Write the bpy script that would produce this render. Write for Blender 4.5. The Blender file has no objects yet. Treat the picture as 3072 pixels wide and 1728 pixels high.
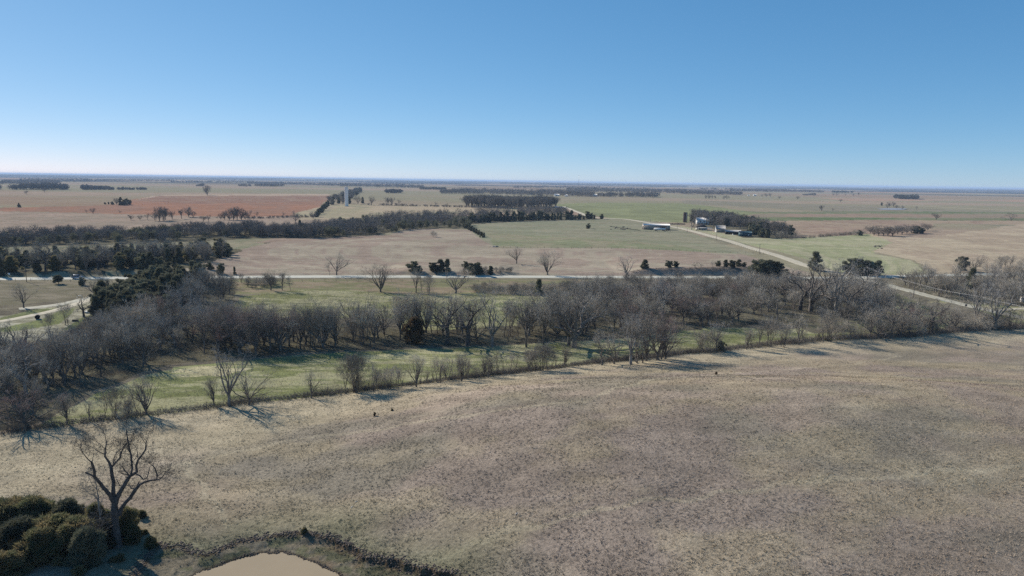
import bpy, math, random
import numpy as np
from mathutils import Matrix, Vector

scene = bpy.context.scene
col = scene.collection
R = math.radians

# ---------------------------------------------------------------- camera
CAM = np.array([0.0, 0.0, 50.0])
PITCH, ROLL, FPX = R(8.93), R(0.86), 2048.0        # FPX: focal length in pixels of the 3072 px wide photograph
cam_d = bpy.data.cameras.new('camera')
cam_d.lens, cam_d.sensor_width = 24.0, 36.0
cam_d.clip_start, cam_d.clip_end = 0.5, 250000.0
cam = bpy.data.objects.new('camera', cam_d)
ROT = Matrix.Rotation(R(90) - PITCH, 3, 'X') @ Matrix.Rotation(ROLL, 3, 'Z')
cam.matrix_world = Matrix.Translation(Vector(CAM)) @ ROT.to_4x4()
col.objects.link(cam)
scene.camera = cam
ROTN = np.array(ROT)

# ---------------------------------------------------------------- sky, sun, exposure
EXPOSURE = 0.35
SUN_EL, SUN_AZ = R(29), R(-50)                      # azimuth clockwise from +Y
w = bpy.data.worlds.new('World'); scene.world = w; w.use_nodes = True
nt = w.node_tree; nt.nodes.clear()
sky = nt.nodes.new('ShaderNodeTexSky'); sky.sky_type = 'NISHITA'; sky.sun_disc = False
sky.sun_elevation, sky.sun_rotation = SUN_EL, SUN_AZ
sky.altitude, sky.air_density, sky.dust_density, sky.ozone_density = 3000, 0.8, 0.8, 5.0
bg = nt.nodes.new('ShaderNodeBackground'); bg.inputs['Strength'].default_value = 0.1
wo = nt.nodes.new('ShaderNodeOutputWorld')
sp = nt.nodes.new('ShaderNodeSeparateColor'); cb = nt.nodes.new('ShaderNodeCombineColor')
nt.links.new(sky.outputs[0], sp.inputs[0])
for ch, (kk, gm) in enumerate([(0.95, 0.95), (0.83, 0.64), (0.885, 0.50)]):    # the sky's response per channel, as clear winter air
    m0 = nt.nodes.new('ShaderNodeMath'); m0.operation = 'MULTIPLY'; m0.inputs[1].default_value = 0.105
    m1 = nt.nodes.new('ShaderNodeMath'); m1.operation = 'POWER'; m1.inputs[1].default_value = gm
    m2 = nt.nodes.new('ShaderNodeMath'); m2.operation = 'MULTIPLY'; m2.inputs[1].default_value = kk * 10 / 2 ** EXPOSURE
    nt.links.new(sp.outputs[ch], m0.inputs[0]); nt.links.new(m0.outputs[0], m1.inputs[0]); nt.links.new(m1.outputs[0], m2.inputs[0])
    nt.links.new(m2.outputs[0], cb.inputs[ch])
nt.links.new(cb.outputs[0], bg.inputs[0]); nt.links.new(bg.outputs[0], wo.inputs[0])
sd = bpy.data.lights.new('sun', 'SUN'); sd.energy = 5.0; sd.angle = R(0.55); sd.color = (1.0, 0.93, 0.84)
sun = bpy.data.objects.new('sun', sd); col.objects.link(sun)
SUNV = Vector((math.sin(SUN_AZ) * math.cos(SUN_EL), math.cos(SUN_AZ) * math.cos(SUN_EL), math.sin(SUN_EL)))
sun.rotation_euler = SUNV.to_track_quat('Z', 'Y').to_euler()
scene.view_settings.view_transform = 'Standard'
scene.view_settings.look = 'None'
scene.view_settings.exposure = EXPOSURE
scene.view_settings.gamma = 1.0
scene.cycles.max_bounces = 5
scene.cycles.diffuse_bounces = 2
scene.cycles.volume_bounces = 1
scene.cycles.use_denoising = False

# ---------------------------------------------------------------- helpers
def tag(o, label=None, cat=None, group=None, kind=None):
    if label: o['label'] = label
    if cat: o['category'] = cat
    if group: o['group'] = group
    if kind: o['kind'] = kind
    return o

def hsh(ix, iy, s):
    v = np.sin(ix * 127.1 + iy * 311.7 + s * 74.7) * 43758.5453
    return v - np.floor(v)
def vnoise(x, y, s=0):
    x = np.asarray(x, float); y = np.asarray(y, float)
    ix, iy = np.floor(x), np.floor(y); fx, fy = x - ix, y - iy
    fx = fx * fx * (3 - 2 * fx); fy = fy * fy * (3 - 2 * fy)
    a, b, c, d = hsh(ix, iy, s), hsh(ix + 1, iy, s), hsh(ix, iy + 1, s), hsh(ix + 1, iy + 1, s)
    return (a * (1 - fx) + b * fx) * (1 - fy) + (c * (1 - fx) + d * fx) * fy
def fbm(x, y, s=0, o=3):
    t, a, n = 0, 1.0, 0
    for i in range(o):
        t = t + a * vnoise(x * 2 ** i, y * 2 ** i, s + i * 13); n += a; a *= 0.5
    return t / n                                     # 0..1
def ss(a, b, x):
    t = np.clip((x - a) / (b - a), 0, 1); return t * t * (3 - 2 * t)

def inside(px, py, poly):
    n = len(poly); r = np.zeros(px.shape, bool)
    x0, y0, x1, y1 = poly[:, 0].min(), poly[:, 1].min(), poly[:, 0].max(), poly[:, 1].max()
    m = (px >= x0) & (px <= x1) & (py >= y0) & (py <= y1)
    if not m.any(): return r
    X, Y = px[m], py[m]; rr = np.zeros(X.shape, bool)
    for i in range(n):
        ax, ay = poly[i]; bx, by = poly[(i + 1) % n]
        if ay == by: continue
        c = ((ay > Y) != (by > Y)) & (X < (bx - ax) * (Y - ay) / (by - ay) + ax)
        rr ^= c
    r[m] = rr
    return r
def dist_line(px, py, line):
    d = np.full(np.shape(px), 1e9)
    for (ax, ay), (bx, by) in zip(line[:-1], line[1:]):
        vx, vy = bx - ax, by - ay
        t = np.clip(((px - ax) * vx + (py - ay) * vy) / (vx * vx + vy * vy + 1e-9), 0, 1)
        d = np.minimum(d, np.hypot(px - ax - t * vx, py - ay - t * vy))
    return d

# ---------------------------------------------------------------- where a line of sight of the photograph meets the land
def ray(px, py):
    v = ROTN @ np.array([(px - 1536) / FPX, -(py - 864) / FPX, -1.0])
    return v / np.linalg.norm(v)
def flat(px, py, z=0.0):
    v = ray(px, py)
    vz = min(v[2], -0.0015)
    t = (CAM[2] - z) / -vz
    return CAM[0] + v[0] * t, CAM[1] + v[1] * t
def proj(p):
    q = ROTN.T @ (np.asarray(p, float) - CAM)
    return 1536 + FPX * q[0] / -q[2], 864 - FPX * q[1] / -q[2]

ROADLINE = [(-900, 846), (0, 836.5), (500, 832.5), (1000, 829.5), (1536, 830), (2000, 831.5), (2304, 832.5), (2450, 833), (2580, 834), (2690, 828), (2800, 827), (2945, 823), (3072, 820), (3900, 802)]
ROADW = np.array([flat(*p) for p in ROADLINE])
def road_y(x): return np.interp(x, ROADW[:, 0], ROADW[:, 1])
BANK_X = np.array([flat(p, 830)[0] for p in (-400, 40, 140, 400, 620, 1130, 1200, 1500, 1560, 1860, 1960, 2150, 2330, 2400)])
BANK_H = np.array([0.6, 0.8, 2.0, 2.2, 0.5, 0.3, 1.6, 1.4, 0.3, 0.4, 3.0, 3.6, 3.2, 0.2])

SCARP = np.array([flat(*p) for p in [(470, 1626), (505, 1632), (545, 1628), (580, 1648), (620, 1652), (655, 1640), (700, 1618), (759, 1607), (800, 1601), (862, 1595), (914, 1594), (960, 1602), (1007, 1614), (1041, 1628), (1075, 1648), (1110, 1668), (1180, 1682), (1249, 1704), (1338, 1727), (1420, 1760), (1500, 1860), (1400, 2250), (300, 2250), (330, 1850), (400, 1720), (440, 1660)]])
WZ = -1.05
SHORE = np.array([flat(*p, WZ) for p in [(500, 1770), (560, 1738), (615, 1712), (680, 1692), (740, 1670), (800, 1660), (852, 1658), (903, 1676), (955, 1693), (1014, 1725), (1060, 1770), (1080, 1900), (1000, 2150), (520, 2150), (480, 1900)]])

def outer(x, y):
    h = 11.0 * np.exp(-((x - 75) / 95.0) ** 2 - ((y - 122) / np.where(y > 122, 40.0, 60.0)) ** 2)
    h = h + 2.5 * np.exp(-((x - 10) / 60.0) ** 2 - ((y - 125) / 28.0) ** 2)
    h = h * ss(-40, 25, x + (y - 85) * 0.5)
    h = h - 0.75 * np.exp(-((x + 28) / 32) ** 2 - ((y - 82) / 16) ** 2)
    h = h - 1.5 * np.exp(-((y - (210 - 0.0 * x)) / 30.0) ** 2) * ss(-200, -100, x)
    # hummocks of the pasture, none on the road or the house plots
    rd = np.abs(y - road_y(x))
    far = ss(15, 90, rd)
    r = np.hypot(x, y)
    h = h + far * (fbm(x / 70, y / 70, 3, 2) - 0.5) * 1.6 * (1 - ss(600, 1500, r))
    h = h + (fbm(x / 9, y / 9, 5, 2) - 0.5) * 0.45 * (1 - ss(230, 400, r)) * (1 - ss(200, 300, y))
    h = h + ss(450, 900, r) * (fbm(x / 260, y / 260, 7, 2) - 0.5) * 3.0 * (1 - ss(2500, 4000, r))
    h = h + ss(7000, 16000, r) * (fbm(x / 5200, y / 2600, 9, 3) - 0.42) * 58
    dn = y - road_y(x)
    hb = np.interp(x, BANK_X, BANK_H)
    h = h + hb * ss(5.5, 8.5 + hb * 0.7 + fbm(x / 6, y / 6, 4, 2) * 1.5, dn) * (1 - ss(25, 120, dn)) * (dn < 130)
    h = h - 0.35 * np.exp(-((np.abs(dn) - 7.2) / 1.4) ** 2) * (1 - ss(0.6, 1.2, hb * (dn > 0)))
    return h
def H(x, y):
    x = np.atleast_1d(np.asarray(x, float)); y = np.atleast_1d(np.asarray(y, float))
    h = outer(x, y)
    m = (x > -90) & (x < 45) & (y > 30) & (y < 105)
    if m.any():
        X, Y = x[m], y[m]
        wx = X + (fbm(X / 1.6, Y / 1.6, 31, 3) - 0.5) * 1.3; wy = Y + (fbm(X / 1.6, Y / 1.6, 47, 3) - 0.5) * 1.3
        ins = inside(wx, wy, SCARP)
        ds = np.where(ins, dist_line(wx, wy, list(map(tuple, SCARP)) + [tuple(SCARP[0])]), 0)
        inw = inside(wx, wy, SHORE)
        dw = dist_line(wx, wy, list(map(tuple, SHORE)) + [tuple(SHORE[0])])
        zi = np.where(inw, WZ - 0.05 - 0.25 * np.minimum(dw, 4), np.maximum(WZ + 0.03, WZ + 0.02 + 0.5 * dw / (ds + dw + 0.01) + (fbm(X / 0.7, Y / 0.7, 61, 3) - 0.5) * 0.3 * ss(0, 1.0, dw)))
        k = ss(0.05, 0.7 + 4.5 * ss(-22, -30, X) * fbm(X / 4, Y / 4, 33, 2), ds)
        h[m] = h[m] * (1 - k) + zi * k
    return h
def hz(x, y): return float(H(x, y)[0])
_cache = {}
def at(px, py):
    k = (px, py)
    if k in _cache: return _cache[k]
    v = ray(px, py); vz = min(v[2], -0.0012)
    t = CAM[2] / -vz
    for i in range(14):
        x, y = v[0] * t, v[1] * t
        t2 = (CAM[2] - hz(x, y)) / -vz
        t = t * 0.4 + t2 * 0.6
    r = (v[0] * t, v[1] * t, hz(v[0] * t, v[1] * t)); _cache[k] = r
    return r
def at_many(px, py):
    px, py = np.asarray(px, float), np.asarray(py, float)
    v = np.stack([(px - 1536) / FPX, -(py - 864) / FPX, -np.ones(len(px))], 1) @ ROTN.T
    v /= np.linalg.norm(v, axis=1)[:, None]; vz = np.minimum(v[:, 2], -.0012); t = CAM[2] / -vz
    for i in range(12): t = t * .4 + .6 * (CAM[2] - H(v[:, 0] * t, v[:, 1] * t)) / -vz
    return np.stack([v[:, 0] * t, v[:, 1] * t], 1)
S = 3072 / 2576.0
def W(pts, o=True):                                  # outline of a field, as points on the land
    return np.array([at(round(a * (S if o else 1), 2), round(b * (S if o else 1), 2))[:2] for a, b in pts])

# ---------------------------------------------------------------- materials
def lin(c): return tuple(((v / 255) / 12.92 if v / 255 <= .04045 else ((v / 255 + .055) / 1.055) ** 2.4) for v in c)
def mat(name, color, rough=0.9, var=0.0, scale=1.0, c2=None, metal=0.0, rnd=0.0, bump=0.0, spec=0.3, detail=4, coords='Object', trans=0.0):
    m = bpy.data.materials.new(name); m.use_nodes = True
    n = m.node_tree; b = n.nodes['Principled BSDF']
    b.inputs['Roughness'].default_value = rough; b.inputs['Metallic'].default_value = metal
    b.inputs['Specular IOR Level'].default_value = spec
    tc = n.nodes.new('ShaderNodeTexCoord')
    nz = n.nodes.new('ShaderNodeTexNoise'); nz.inputs['Scale'].default_value = scale; nz.inputs['Detail'].default_value = detail
    n.links.new(tc.outputs[coords], nz.inputs['Vector'])
    mx = n.nodes.new('ShaderNodeMix'); mx.data_type = 'RGBA'
    c2 = c2 or tuple(max(0, v * (1 - var)) for v in color)
    mx.inputs[6].default_value = (*color, 1); mx.inputs[7].default_value = (*c2, 1)
    rp = n.nodes.new('ShaderNodeMapRange'); rp.inputs[1].default_value = 0.35; rp.inputs[2].default_value = 0.65
    n.links.new(nz.outputs[0], rp.inputs[0]); n.links.new(rp.outputs[0], mx.inputs[0])
    out = mx.outputs[2]
    if rnd:
        oi = n.nodes.new('ShaderNodeObjectInfo'); mr = n.nodes.new('ShaderNodeMapRange')
        mr.inputs[3].default_value = 1 - rnd; mr.inputs[4].default_value = 1 + rnd
        n.links.new(oi.outputs['Random'], mr.inputs[0])
        vm = n.nodes.new('ShaderNodeVectorMath'); vm.operation = 'SCALE'
        n.links.new(out, vm.inputs[0]); n.links.new(mr.outputs[0], vm.inputs['Scale']); out = vm.outputs[0]
    n.links.new(out, b.inputs['Base Color'])
    if trans:                                            # light coming through sprays and leaves
        tl = n.nodes.new('ShaderNodeBsdfTranslucent'); ms = n.nodes.new('ShaderNodeMixShader'); ms.inputs[0].default_value = trans
        n.links.new(out, tl.inputs[0]); n.links.new(b.outputs[0], ms.inputs[1]); n.links.new(tl.outputs[0], ms.inputs[2])
        n.links.new(ms.outputs[0], n.nodes['Material Output'].inputs['Surface'])
    if bump:
        bp = n.nodes.new('ShaderNodeBump'); bp.inputs['Strength'].default_value = 1; bp.inputs['Distance'].default_value = bump
        n.links.new(nz.outputs[0], bp.inputs['Height']); n.links.new(bp.outputs[0], b.inputs['Normal'])
    return m

M = {}
M['bark'] = mat('grey_bark', (0.085, 0.072, 0.060), 0.95, c2=(0.20, 0.175, 0.15), scale=1.6, rnd=0.25)
M['bark_pale'] = mat('pale_bark', (0.30, 0.28, 0.25), 0.9, c2=(0.13, 0.115, 0.10), scale=0.7, rnd=0.15)
M['bark_dark'] = mat('dark_bark', (0.065, 0.055, 0.048), 0.95, c2=(0.12, 0.105, 0.095), scale=2.5)
M['twig'] = mat('grey_twigs', (0.27, 0.235, 0.182), 0.95, c2=(0.46, 0.405, 0.33), scale=0.35, rnd=0.42)
M['twig_pale'] = mat('pale_twigs', (0.46, 0.43, 0.39), 0.9, c2=(0.3, 0.28, 0.25), scale=0.4, rnd=0.15)
M['twig_red'] = mat('reddish_twigs', (0.36, 0.20, 0.16), 0.95, c2=(0.25, 0.20, 0.175), scale=0.3, rnd=0.1)
M['twig_olive'] = mat('budding_twigs', (0.28, 0.24, 0.15), 0.95, c2=(0.22, 0.19, 0.16), scale=0.3, rnd=0.1)
M['cedar'] = mat('cedar_foliage', (0.10, 0.108, 0.070), 0.9, c2=(0.19, 0.18, 0.115), scale=1.1, rnd=0.3, spec=0.15, trans=.3)
M['cedar_olive'] = mat('olive_cedar_foliage', (0.14, 0.155, 0.078), 0.9, c2=(0.29, 0.225, 0.115), scale=0.45, rnd=0.2, spec=0.15, trans=.4)
M['cedar_rust'] = mat('rusty_cedar_foliage', (0.22, 0.13, 0.07), 0.9, c2=(0.10, 0.095, 0.06), scale=0.6, rnd=0.2, spec=0.15, trans=.35)
M['twig_far'] = mat('far_twigs', (0.17, 0.145, 0.118), 0.95, c2=(0.27, 0.235, 0.195), scale=0.35, rnd=0.3)
M['brush'] = mat('dry_brush', (0.15, 0.125, 0.10), 0.95, c2=(0.27, 0.23, 0.185), scale=0.12)
M['far_bare'] = mat('distant_bare_wood', (0.17, 0.145, 0.12), 0.95, c2=(0.24, 0.205, 0.175), scale=0.02)
M['far_dark'] = mat('distant_dark_wood', (0.08, 0.082, 0.062), 0.95, c2=(0.13, 0.12, 0.10), scale=0.02)
M['wood_post'] = mat('weathered_wood', (0.16, 0.14, 0.12), 0.9, var=0.4, scale=3)
M['wire'] = mat('galvanised_wire', (0.35, 0.35, 0.35), 0.5, var=0.2, metal=0.6)
M['white_metal'] = mat('white_sheet_metal', (0.82, 0.78, 0.72), 0.8, var=0.12, scale=0.5)
M['grey_metal'] = mat('grey_sheet_metal', (0.40, 0.33, 0.26), 0.8, var=0.2, scale=0.6)
M['roof_metal'] = mat('pale_metal_roof', (0.80, 0.75, 0.68), 0.8, var=0.15, scale=0.4)
M['blue_metal'] = mat('faded_blue_metal', (0.42, 0.50, 0.52), 0.7, var=0.15, scale=0.4)
M['teal_metal'] = mat('dark_teal_metal', (0.035, 0.085, 0.11), 0.5, var=0.3, scale=0.6)
M['dark'] = mat('dark_interior', (0.015, 0.015, 0.016), 0.9, var=0.3)
M['brick'] = mat('dark_silo_block', (0.055, 0.035, 0.035), 0.9, c2=(0.09, 0.06, 0.055), scale=1.2)
M['shingle'] = mat('dark_shingles', (0.05, 0.042, 0.042), 0.9, var=0.4, scale=0.8)
M['old_roof'] = mat('patched_roof', (0.42, 0.41, 0.38), 0.8, c2=(0.2, 0.18, 0.17), scale=0.9)
M['tyre'] = mat('black_rubber', (0.02, 0.02, 0.02), 0.8, var=0.2)
M['glass'] = mat('tinted_glass', (0.03, 0.04, 0.05), 0.08, var=0.1, spec=0.7)
M['car'] = mat('silver_paint', (0.42, 0.45, 0.50), 0.3, var=0.05, metal=0.5, spec=0.6)
M['red'] = mat('red_lens', (0.35, 0.02, 0.02), 0.3, var=0.1)
M['rock'] = mat('pale_rock', (0.38, 0.34, 0.29), 0.9, c2=(0.2, 0.17, 0.15), scale=2)
M['bale'] = mat('old_hay', (0.20, 0.17, 0.13), 0.95, var=0.4, scale=4)
M['tan_roof'] = mat('tan_roof_metal', (0.6, 0.47, 0.28), 0.6, var=0.1)
M['log'] = mat('dead_wood', (0.28, 0.25, 0.22), 0.9, c2=(0.12, 0.1, 0.09), scale=1.5)
M['tank'] = mat('bluish_white_paint', (0.82, 0.79, 0.75), 0.7, c2=(0.74, 0.71, 0.67), scale=0.15)

# ground: field colours ride on the land as an attribute; tufts, streaks and furrow-fine grain come from noise in the shader
def ground_material():
    m = bpy.data.materials.new('prairie_grass'); m.use_nodes = True
    n = m.node_tree; L = n.links; b = n.nodes['Principled BSDF']
    b.inputs['Roughness'].default_value = 1.0; b.inputs['Specular IOR Level'].default_value = 0.0
    at_ = n.nodes.new('ShaderNodeAttribute'); at_.attribute_name = 'field'
    at2 = n.nodes.new('ShaderNodeAttribute'); at2.attribute_name = 'rough'
    g = n.nodes.new('ShaderNodeNewGeometry')
    def noise(scale, detail, sx=1, sy=1, rough=0.6):
        mp = n.nodes.new('ShaderNodeMapping'); mp.inputs['Scale'].default_value = (sx, sy, 1)
        L.new(g.outputs['Position'], mp.inputs['Vector'])
        t = n.nodes.new('ShaderNodeTexNoise'); t.inputs['Scale'].default_value = scale; t.inputs['Detail'].default_value = detail
        t.inputs['Roughness'].default_value = rough
        L.new(mp.outputs[0], t.inputs['Vector']); return t.outputs[0]
    def rng(i, a, b_, c, d):
        r = n.nodes.new('ShaderNodeMapRange'); L.new(i, r.inputs[0])
        for k, v in zip((1, 2, 3, 4), (a, b_, c, d)): r.inputs[k].default_value = v
        return r.outputs[0]
    def mul(a, b_):
        r = n.nodes.new('ShaderNodeMath'); r.operation = 'MULTIPLY'; L.new(a, r.inputs[0])
        if isinstance(b_, float): r.inputs[1].default_value = b_
        else: L.new(b_, r.inputs[1])
        return r.outputs[0]
    fine, mid, big = noise(2.0, 6, rough=0.78), noise(0.22, 5, 0.5, 1.0), noise(0.035, 4, 0.35, 1.0)
    f = mul(mul(rng(fine, .32, .68, .62, 1.38), rng(mid, .3, .7, .80, 1.20)), rng(big, .3, .7, .85, 1.13))
    vm = n.nodes.new('ShaderNodeVectorMath'); vm.operation = 'SCALE'
    L.new(at_.outputs['Color'], vm.inputs[0]); L.new(f, vm.inputs['Scale'])
    L.new(vm.outputs[0], b.inputs['Base Color'])
    bp = n.nodes.new('ShaderNodeBump'); bp.inputs['Distance'].default_value = 0.22; bp.inputs['Strength'].default_value = 0.9
    L.new(fine, bp.inputs['Height'])
    bp2 = n.nodes.new('ShaderNodeBump'); bp2.inputs['Distance'].default_value = 0.8; bp2.inputs['Strength'].default_value = 0.3
    L.new(mid, bp2.inputs['Height']); L.new(bp.outputs[0], bp2.inputs['Normal'])
    L.new(at2.outputs['Fac'], bp.inputs['Strength'])
    L.new(bp2.outputs[0], b.inputs['Normal'])
    return m
M['ground'] = ground_material()

# ---------------------------------------------------------------- fields (outlines in overview coordinates unless o=False)
K = 1.0
def A(r, g, b):
    c = np.array(lin((r, g, b))); m = c.mean()
    return (m + (c - m) * 0.88) * K * np.array([1.0, 1.0, 0.89])
FIELDS = []                                          # (outline, colour, colour2, jitter)
def field(pts, c, c2=None, jit=1.0, o=True, rough=0.6): FIELDS.append((W(pts, o), A(*c), A(*(c2 or c)), jit, rough))
FENCE_O = [(-700, 1165), (-250, 1125), (0, 1095), (110, 1078), (180, 1068), (280, 1056), (370, 1045), (480, 1034), (600, 1017), (720, 1005), (830, 993), (940, 980), (1050, 968), (1160, 953), (1250, 943), (1340, 932), (1420, 924), (1500, 914), (1600, 904), (1700, 893), (1790, 886), (1850, 878), (1950, 867), (2060, 857), (2180, 851), (2300, 846), (2380, 838), (2480, 830), (2576, 826), (2750, 818), (3200, 800)]
# far
field([(0, 560), (0, 625), (450, 592), (520, 570), (560, 560)], (150, 144, 126), (138, 128, 116), 2)
field([(560, 557), (830, 562), (830, 578), (520, 585), (430, 590)], (128, 122, 112), (138, 128, 116), 2)
field([(1060, 570), (1500, 563), (1480, 590), (1560, 612), (1300, 612), (1080, 605), (930, 592), (900, 575)], (128, 121, 108), (116, 111, 100), 2)
field([(1390, 600), (1560, 590), (1900, 600), (2200, 612), (1860, 616), (1560, 612)], (118, 121, 100), (134, 126, 110), 2)
field([(0, 623), (258, 618), (380, 611), (395, 600), (457, 588), (740, 585), (989, 586.5), (985, 600), (965, 613), (945, 646), (800, 650), (641, 649), (480, 646), (338, 641), (150, 636), (0, 634), (-500, 640), (-500, 628)], (154, 113, 95), (146, 113, 99), 1.5, o=False)
field([(395, 602), (457, 588), (740, 585), (989, 586.5), (985, 600), (900, 607), (600, 612)], (140, 108, 96), (148, 122, 108), 2, o=False)
field([(500, 584.5), (989, 582), (989, 586.5), (457, 588.5), (400, 600)], (172, 150, 134), None, 0.5, o=False)
field([(0, 634), (338, 641), (641, 650), (945, 648), (930, 690), (700, 700), (0, 720), (-600, 740), (-600, 640)], (158, 137, 125), (146, 130, 118), 1.5, o=False)
field([(880, 640), (990, 616), (1080, 612), (1300, 616), (1700, 624), (1690, 650), (1500, 640), (900, 660)], (168, 150, 130), (156, 145, 122), 1, o=False)
# right side plain
field([(2050, 600), (3200, 640), (3600, 700), (3200, 700), (2600, 640), (2050, 612)], (138, 128, 116), (130, 124, 108), 2, o=False)
field([(1650, 612), (1800, 608), (2048, 610), (2230, 632), (2300, 640), (2260, 648), (2120, 655), (2060, 668), (1920, 664), (1850, 657), (1760, 645), (1695, 622)], (136, 138, 104), (126, 128, 98), 1.5, o=False)
field([(2200, 634), (2560, 634), (3072, 637), (3400, 640), (3400, 644), (2700, 641), (2300, 640)], (104, 116, 88), (122, 122, 100), 1, o=False)
field([(2280, 641), (2700, 641), (3400, 645), (3400, 657), (2700, 652), (2200, 652)], (148, 124, 112), (138, 124, 110), 1, o=False)
field([(2160, 652), (2500, 652), (3072, 655), (3400, 658), (3400, 664), (2700, 659), (2250, 664)], (100, 113, 82), (118, 119, 94), 1, o=False)
field([(2250, 664), (2600, 660), (3072, 662), (3600, 668), (3600, 680), (2800, 670), (2780, 705), (2600, 712), (2380, 718), (2300, 700)], (148, 125, 113), (156, 136, 120), 1, o=False)
field([(2560, 604), (3072, 600), (3500, 605), (3500, 612), (3072, 606), (2680, 596), (2450, 594)], (166, 134, 116), (158, 134, 120), 1, o=False)
# between the road and the long woods
field([(-600, 620), (0, 610), (600, 598), (760, 590), (1000, 570), (1190, 575), (1240, 625), (1700, 650), (1900, 690), (-600, 695)], (128, 127, 106), (142, 133, 114), 1)
field([(440, 700), (470, 664), (560, 640), (700, 606), (760, 597), (980, 592), (1020, 576), (1185, 578), (1215, 600), (1245, 624), (1560, 624), (1870, 640), (2060, 694)], (158, 145, 131), (150, 132, 122), 1)
field([(700, 596), (880, 592), (1010, 591), (1015, 597), (800, 604), (640, 612)], (148, 128, 117), None, 1)
field([(1165, 566), (1300, 558), (1530, 549), (1640, 556), (1715, 577), (1790, 605), (1905, 641), (1870, 640), (1700, 630), (1560, 624), (1245, 622), (1205, 598)], (133, 132, 112), (141, 135, 117), 1)
field([(1225, 585), (1500, 600), (1700, 617), (1800, 635), (1560, 624), (1245, 622)], (142, 134, 114), (128, 130, 104), 2)
field([(1670, 560), (1780, 580), (1850, 592), (1990, 600), (2190, 588), (2245, 610), (2195, 638), (2290, 655), (2360, 700), (2140, 700), (2040, 655), (1900, 620), (1780, 588)], (148, 148, 116), (162, 156, 130), 1)
field([(2185, 590), (2330, 600), (2576, 562), (3200, 555), (3200, 690), (2360, 692), (2300, 655), (2195, 632), (2250, 610)], (174, 157, 137), (164, 145, 128), 1.5)
field([(1990, 690), (2330, 690), (2700, 696), (2700, 706), (2330, 703), (1900, 704)], (148, 132, 110), (118, 108, 90), 1)
# south of the road: verge, yard, meadow, creek
field([(-700, 709), (0, 703), (600, 699), (1500, 701), (2100, 703), (2700, 700), (3200, 700), (3200, 900), (-700, 1100)], (122, 114, 100), (108, 100, 90), 1)
field([(-600, 712), (0, 706), (420, 700), (380, 740), (280, 745), (0, 770), (-600, 800)], (132, 122, 108), (120, 113, 96), 1)
field([(330, 704), (420, 702), (400, 720), (280, 740)], (120, 122, 90), None, 1)
field([(560, 703), (1500, 704), (1500, 735), (560, 740)], (124, 121, 92), (142, 126, 108), 1.2)
field([(575, 775), (615, 745), (760, 728), (900, 730), (960, 738), (1100, 742), (1180, 735), (1330, 745), (1500, 745), (1560, 760), (1520, 790), (1300, 795), (1100, 800), (900, 800), (700, 800), (560, 795)], (124, 125, 86), (158, 152, 122), 1.2)
field([(1240, 750), (1560, 758), (1540, 790), (1400, 830), (1250, 800)], (160, 156, 124), (122, 128, 86), 1.2)
field([(1020, 760), (1200, 760), (1300, 800), (1300, 850), (1000, 850)], (134, 136, 98), (158, 154, 118), 1.2)
field([(40, 790), (130, 770), (270, 745), (300, 745), (225, 810), (120, 850), (0, 880), (-400, 940), (-400, 830)], (168, 162, 146), (140, 134, 116), 1.2)
field([(0, 800), (90, 778), (150, 775), (100, 790), (0, 812), (-300, 850), (-300, 830)], (122, 124, 88), None, 0.5)
field([(110, 802), (150, 782), (190, 775), (180, 790), (150, 815), (60, 830), (0, 836), (0, 826)], (124, 128, 88), None, 0.5)
field([(205, 800), (262, 780), (265, 800), (215, 825), (160, 830)], (112, 118, 80), None, 0.5)
field([(60, 1090), (140, 1040), (250, 990), (360, 945), (430, 930), (560, 912), (700, 898), (860, 887), (1000, 880), (1200, 872), (1400, 862), (1600, 850), (1700, 830), (1850, 822), (1950, 830), (2200, 815), (2350, 825), (2380, 838), (2180, 851), (1850, 878), (1500, 914), (1050, 968), (600, 1017), (180, 1068)], (122, 125, 84), (156, 151, 119), 1.3)
field([(430, 925), (560, 912), (640, 925), (560, 950), (440, 945)], (178, 168, 136), (140, 144, 100), 2)
field([(1950, 735), (2250, 735), (2330, 770), (2300, 830), (2050, 840), (1950, 800)], (112, 112, 82), (104, 98, 86), 1.2)
field([(2100, 715), (2160, 722), (2300, 765), (2400, 790), (2380, 830), (2250, 790), (2150, 750)], (132, 136, 100), (126, 118, 100), 1)
field([(2330, 760), (2420, 765), (2600, 830), (3100, 900), (3100, 820), (2576, 765), (2450, 740)], (148, 138, 112), (130, 134, 96), 1)
NEARHILL = np.array(list(map(tuple, W(FENCE_O))) + [(520, 60), (420, -60), (-400, -60), (-400, 100)])
FENCE_W = W(FENCE_O)

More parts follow.
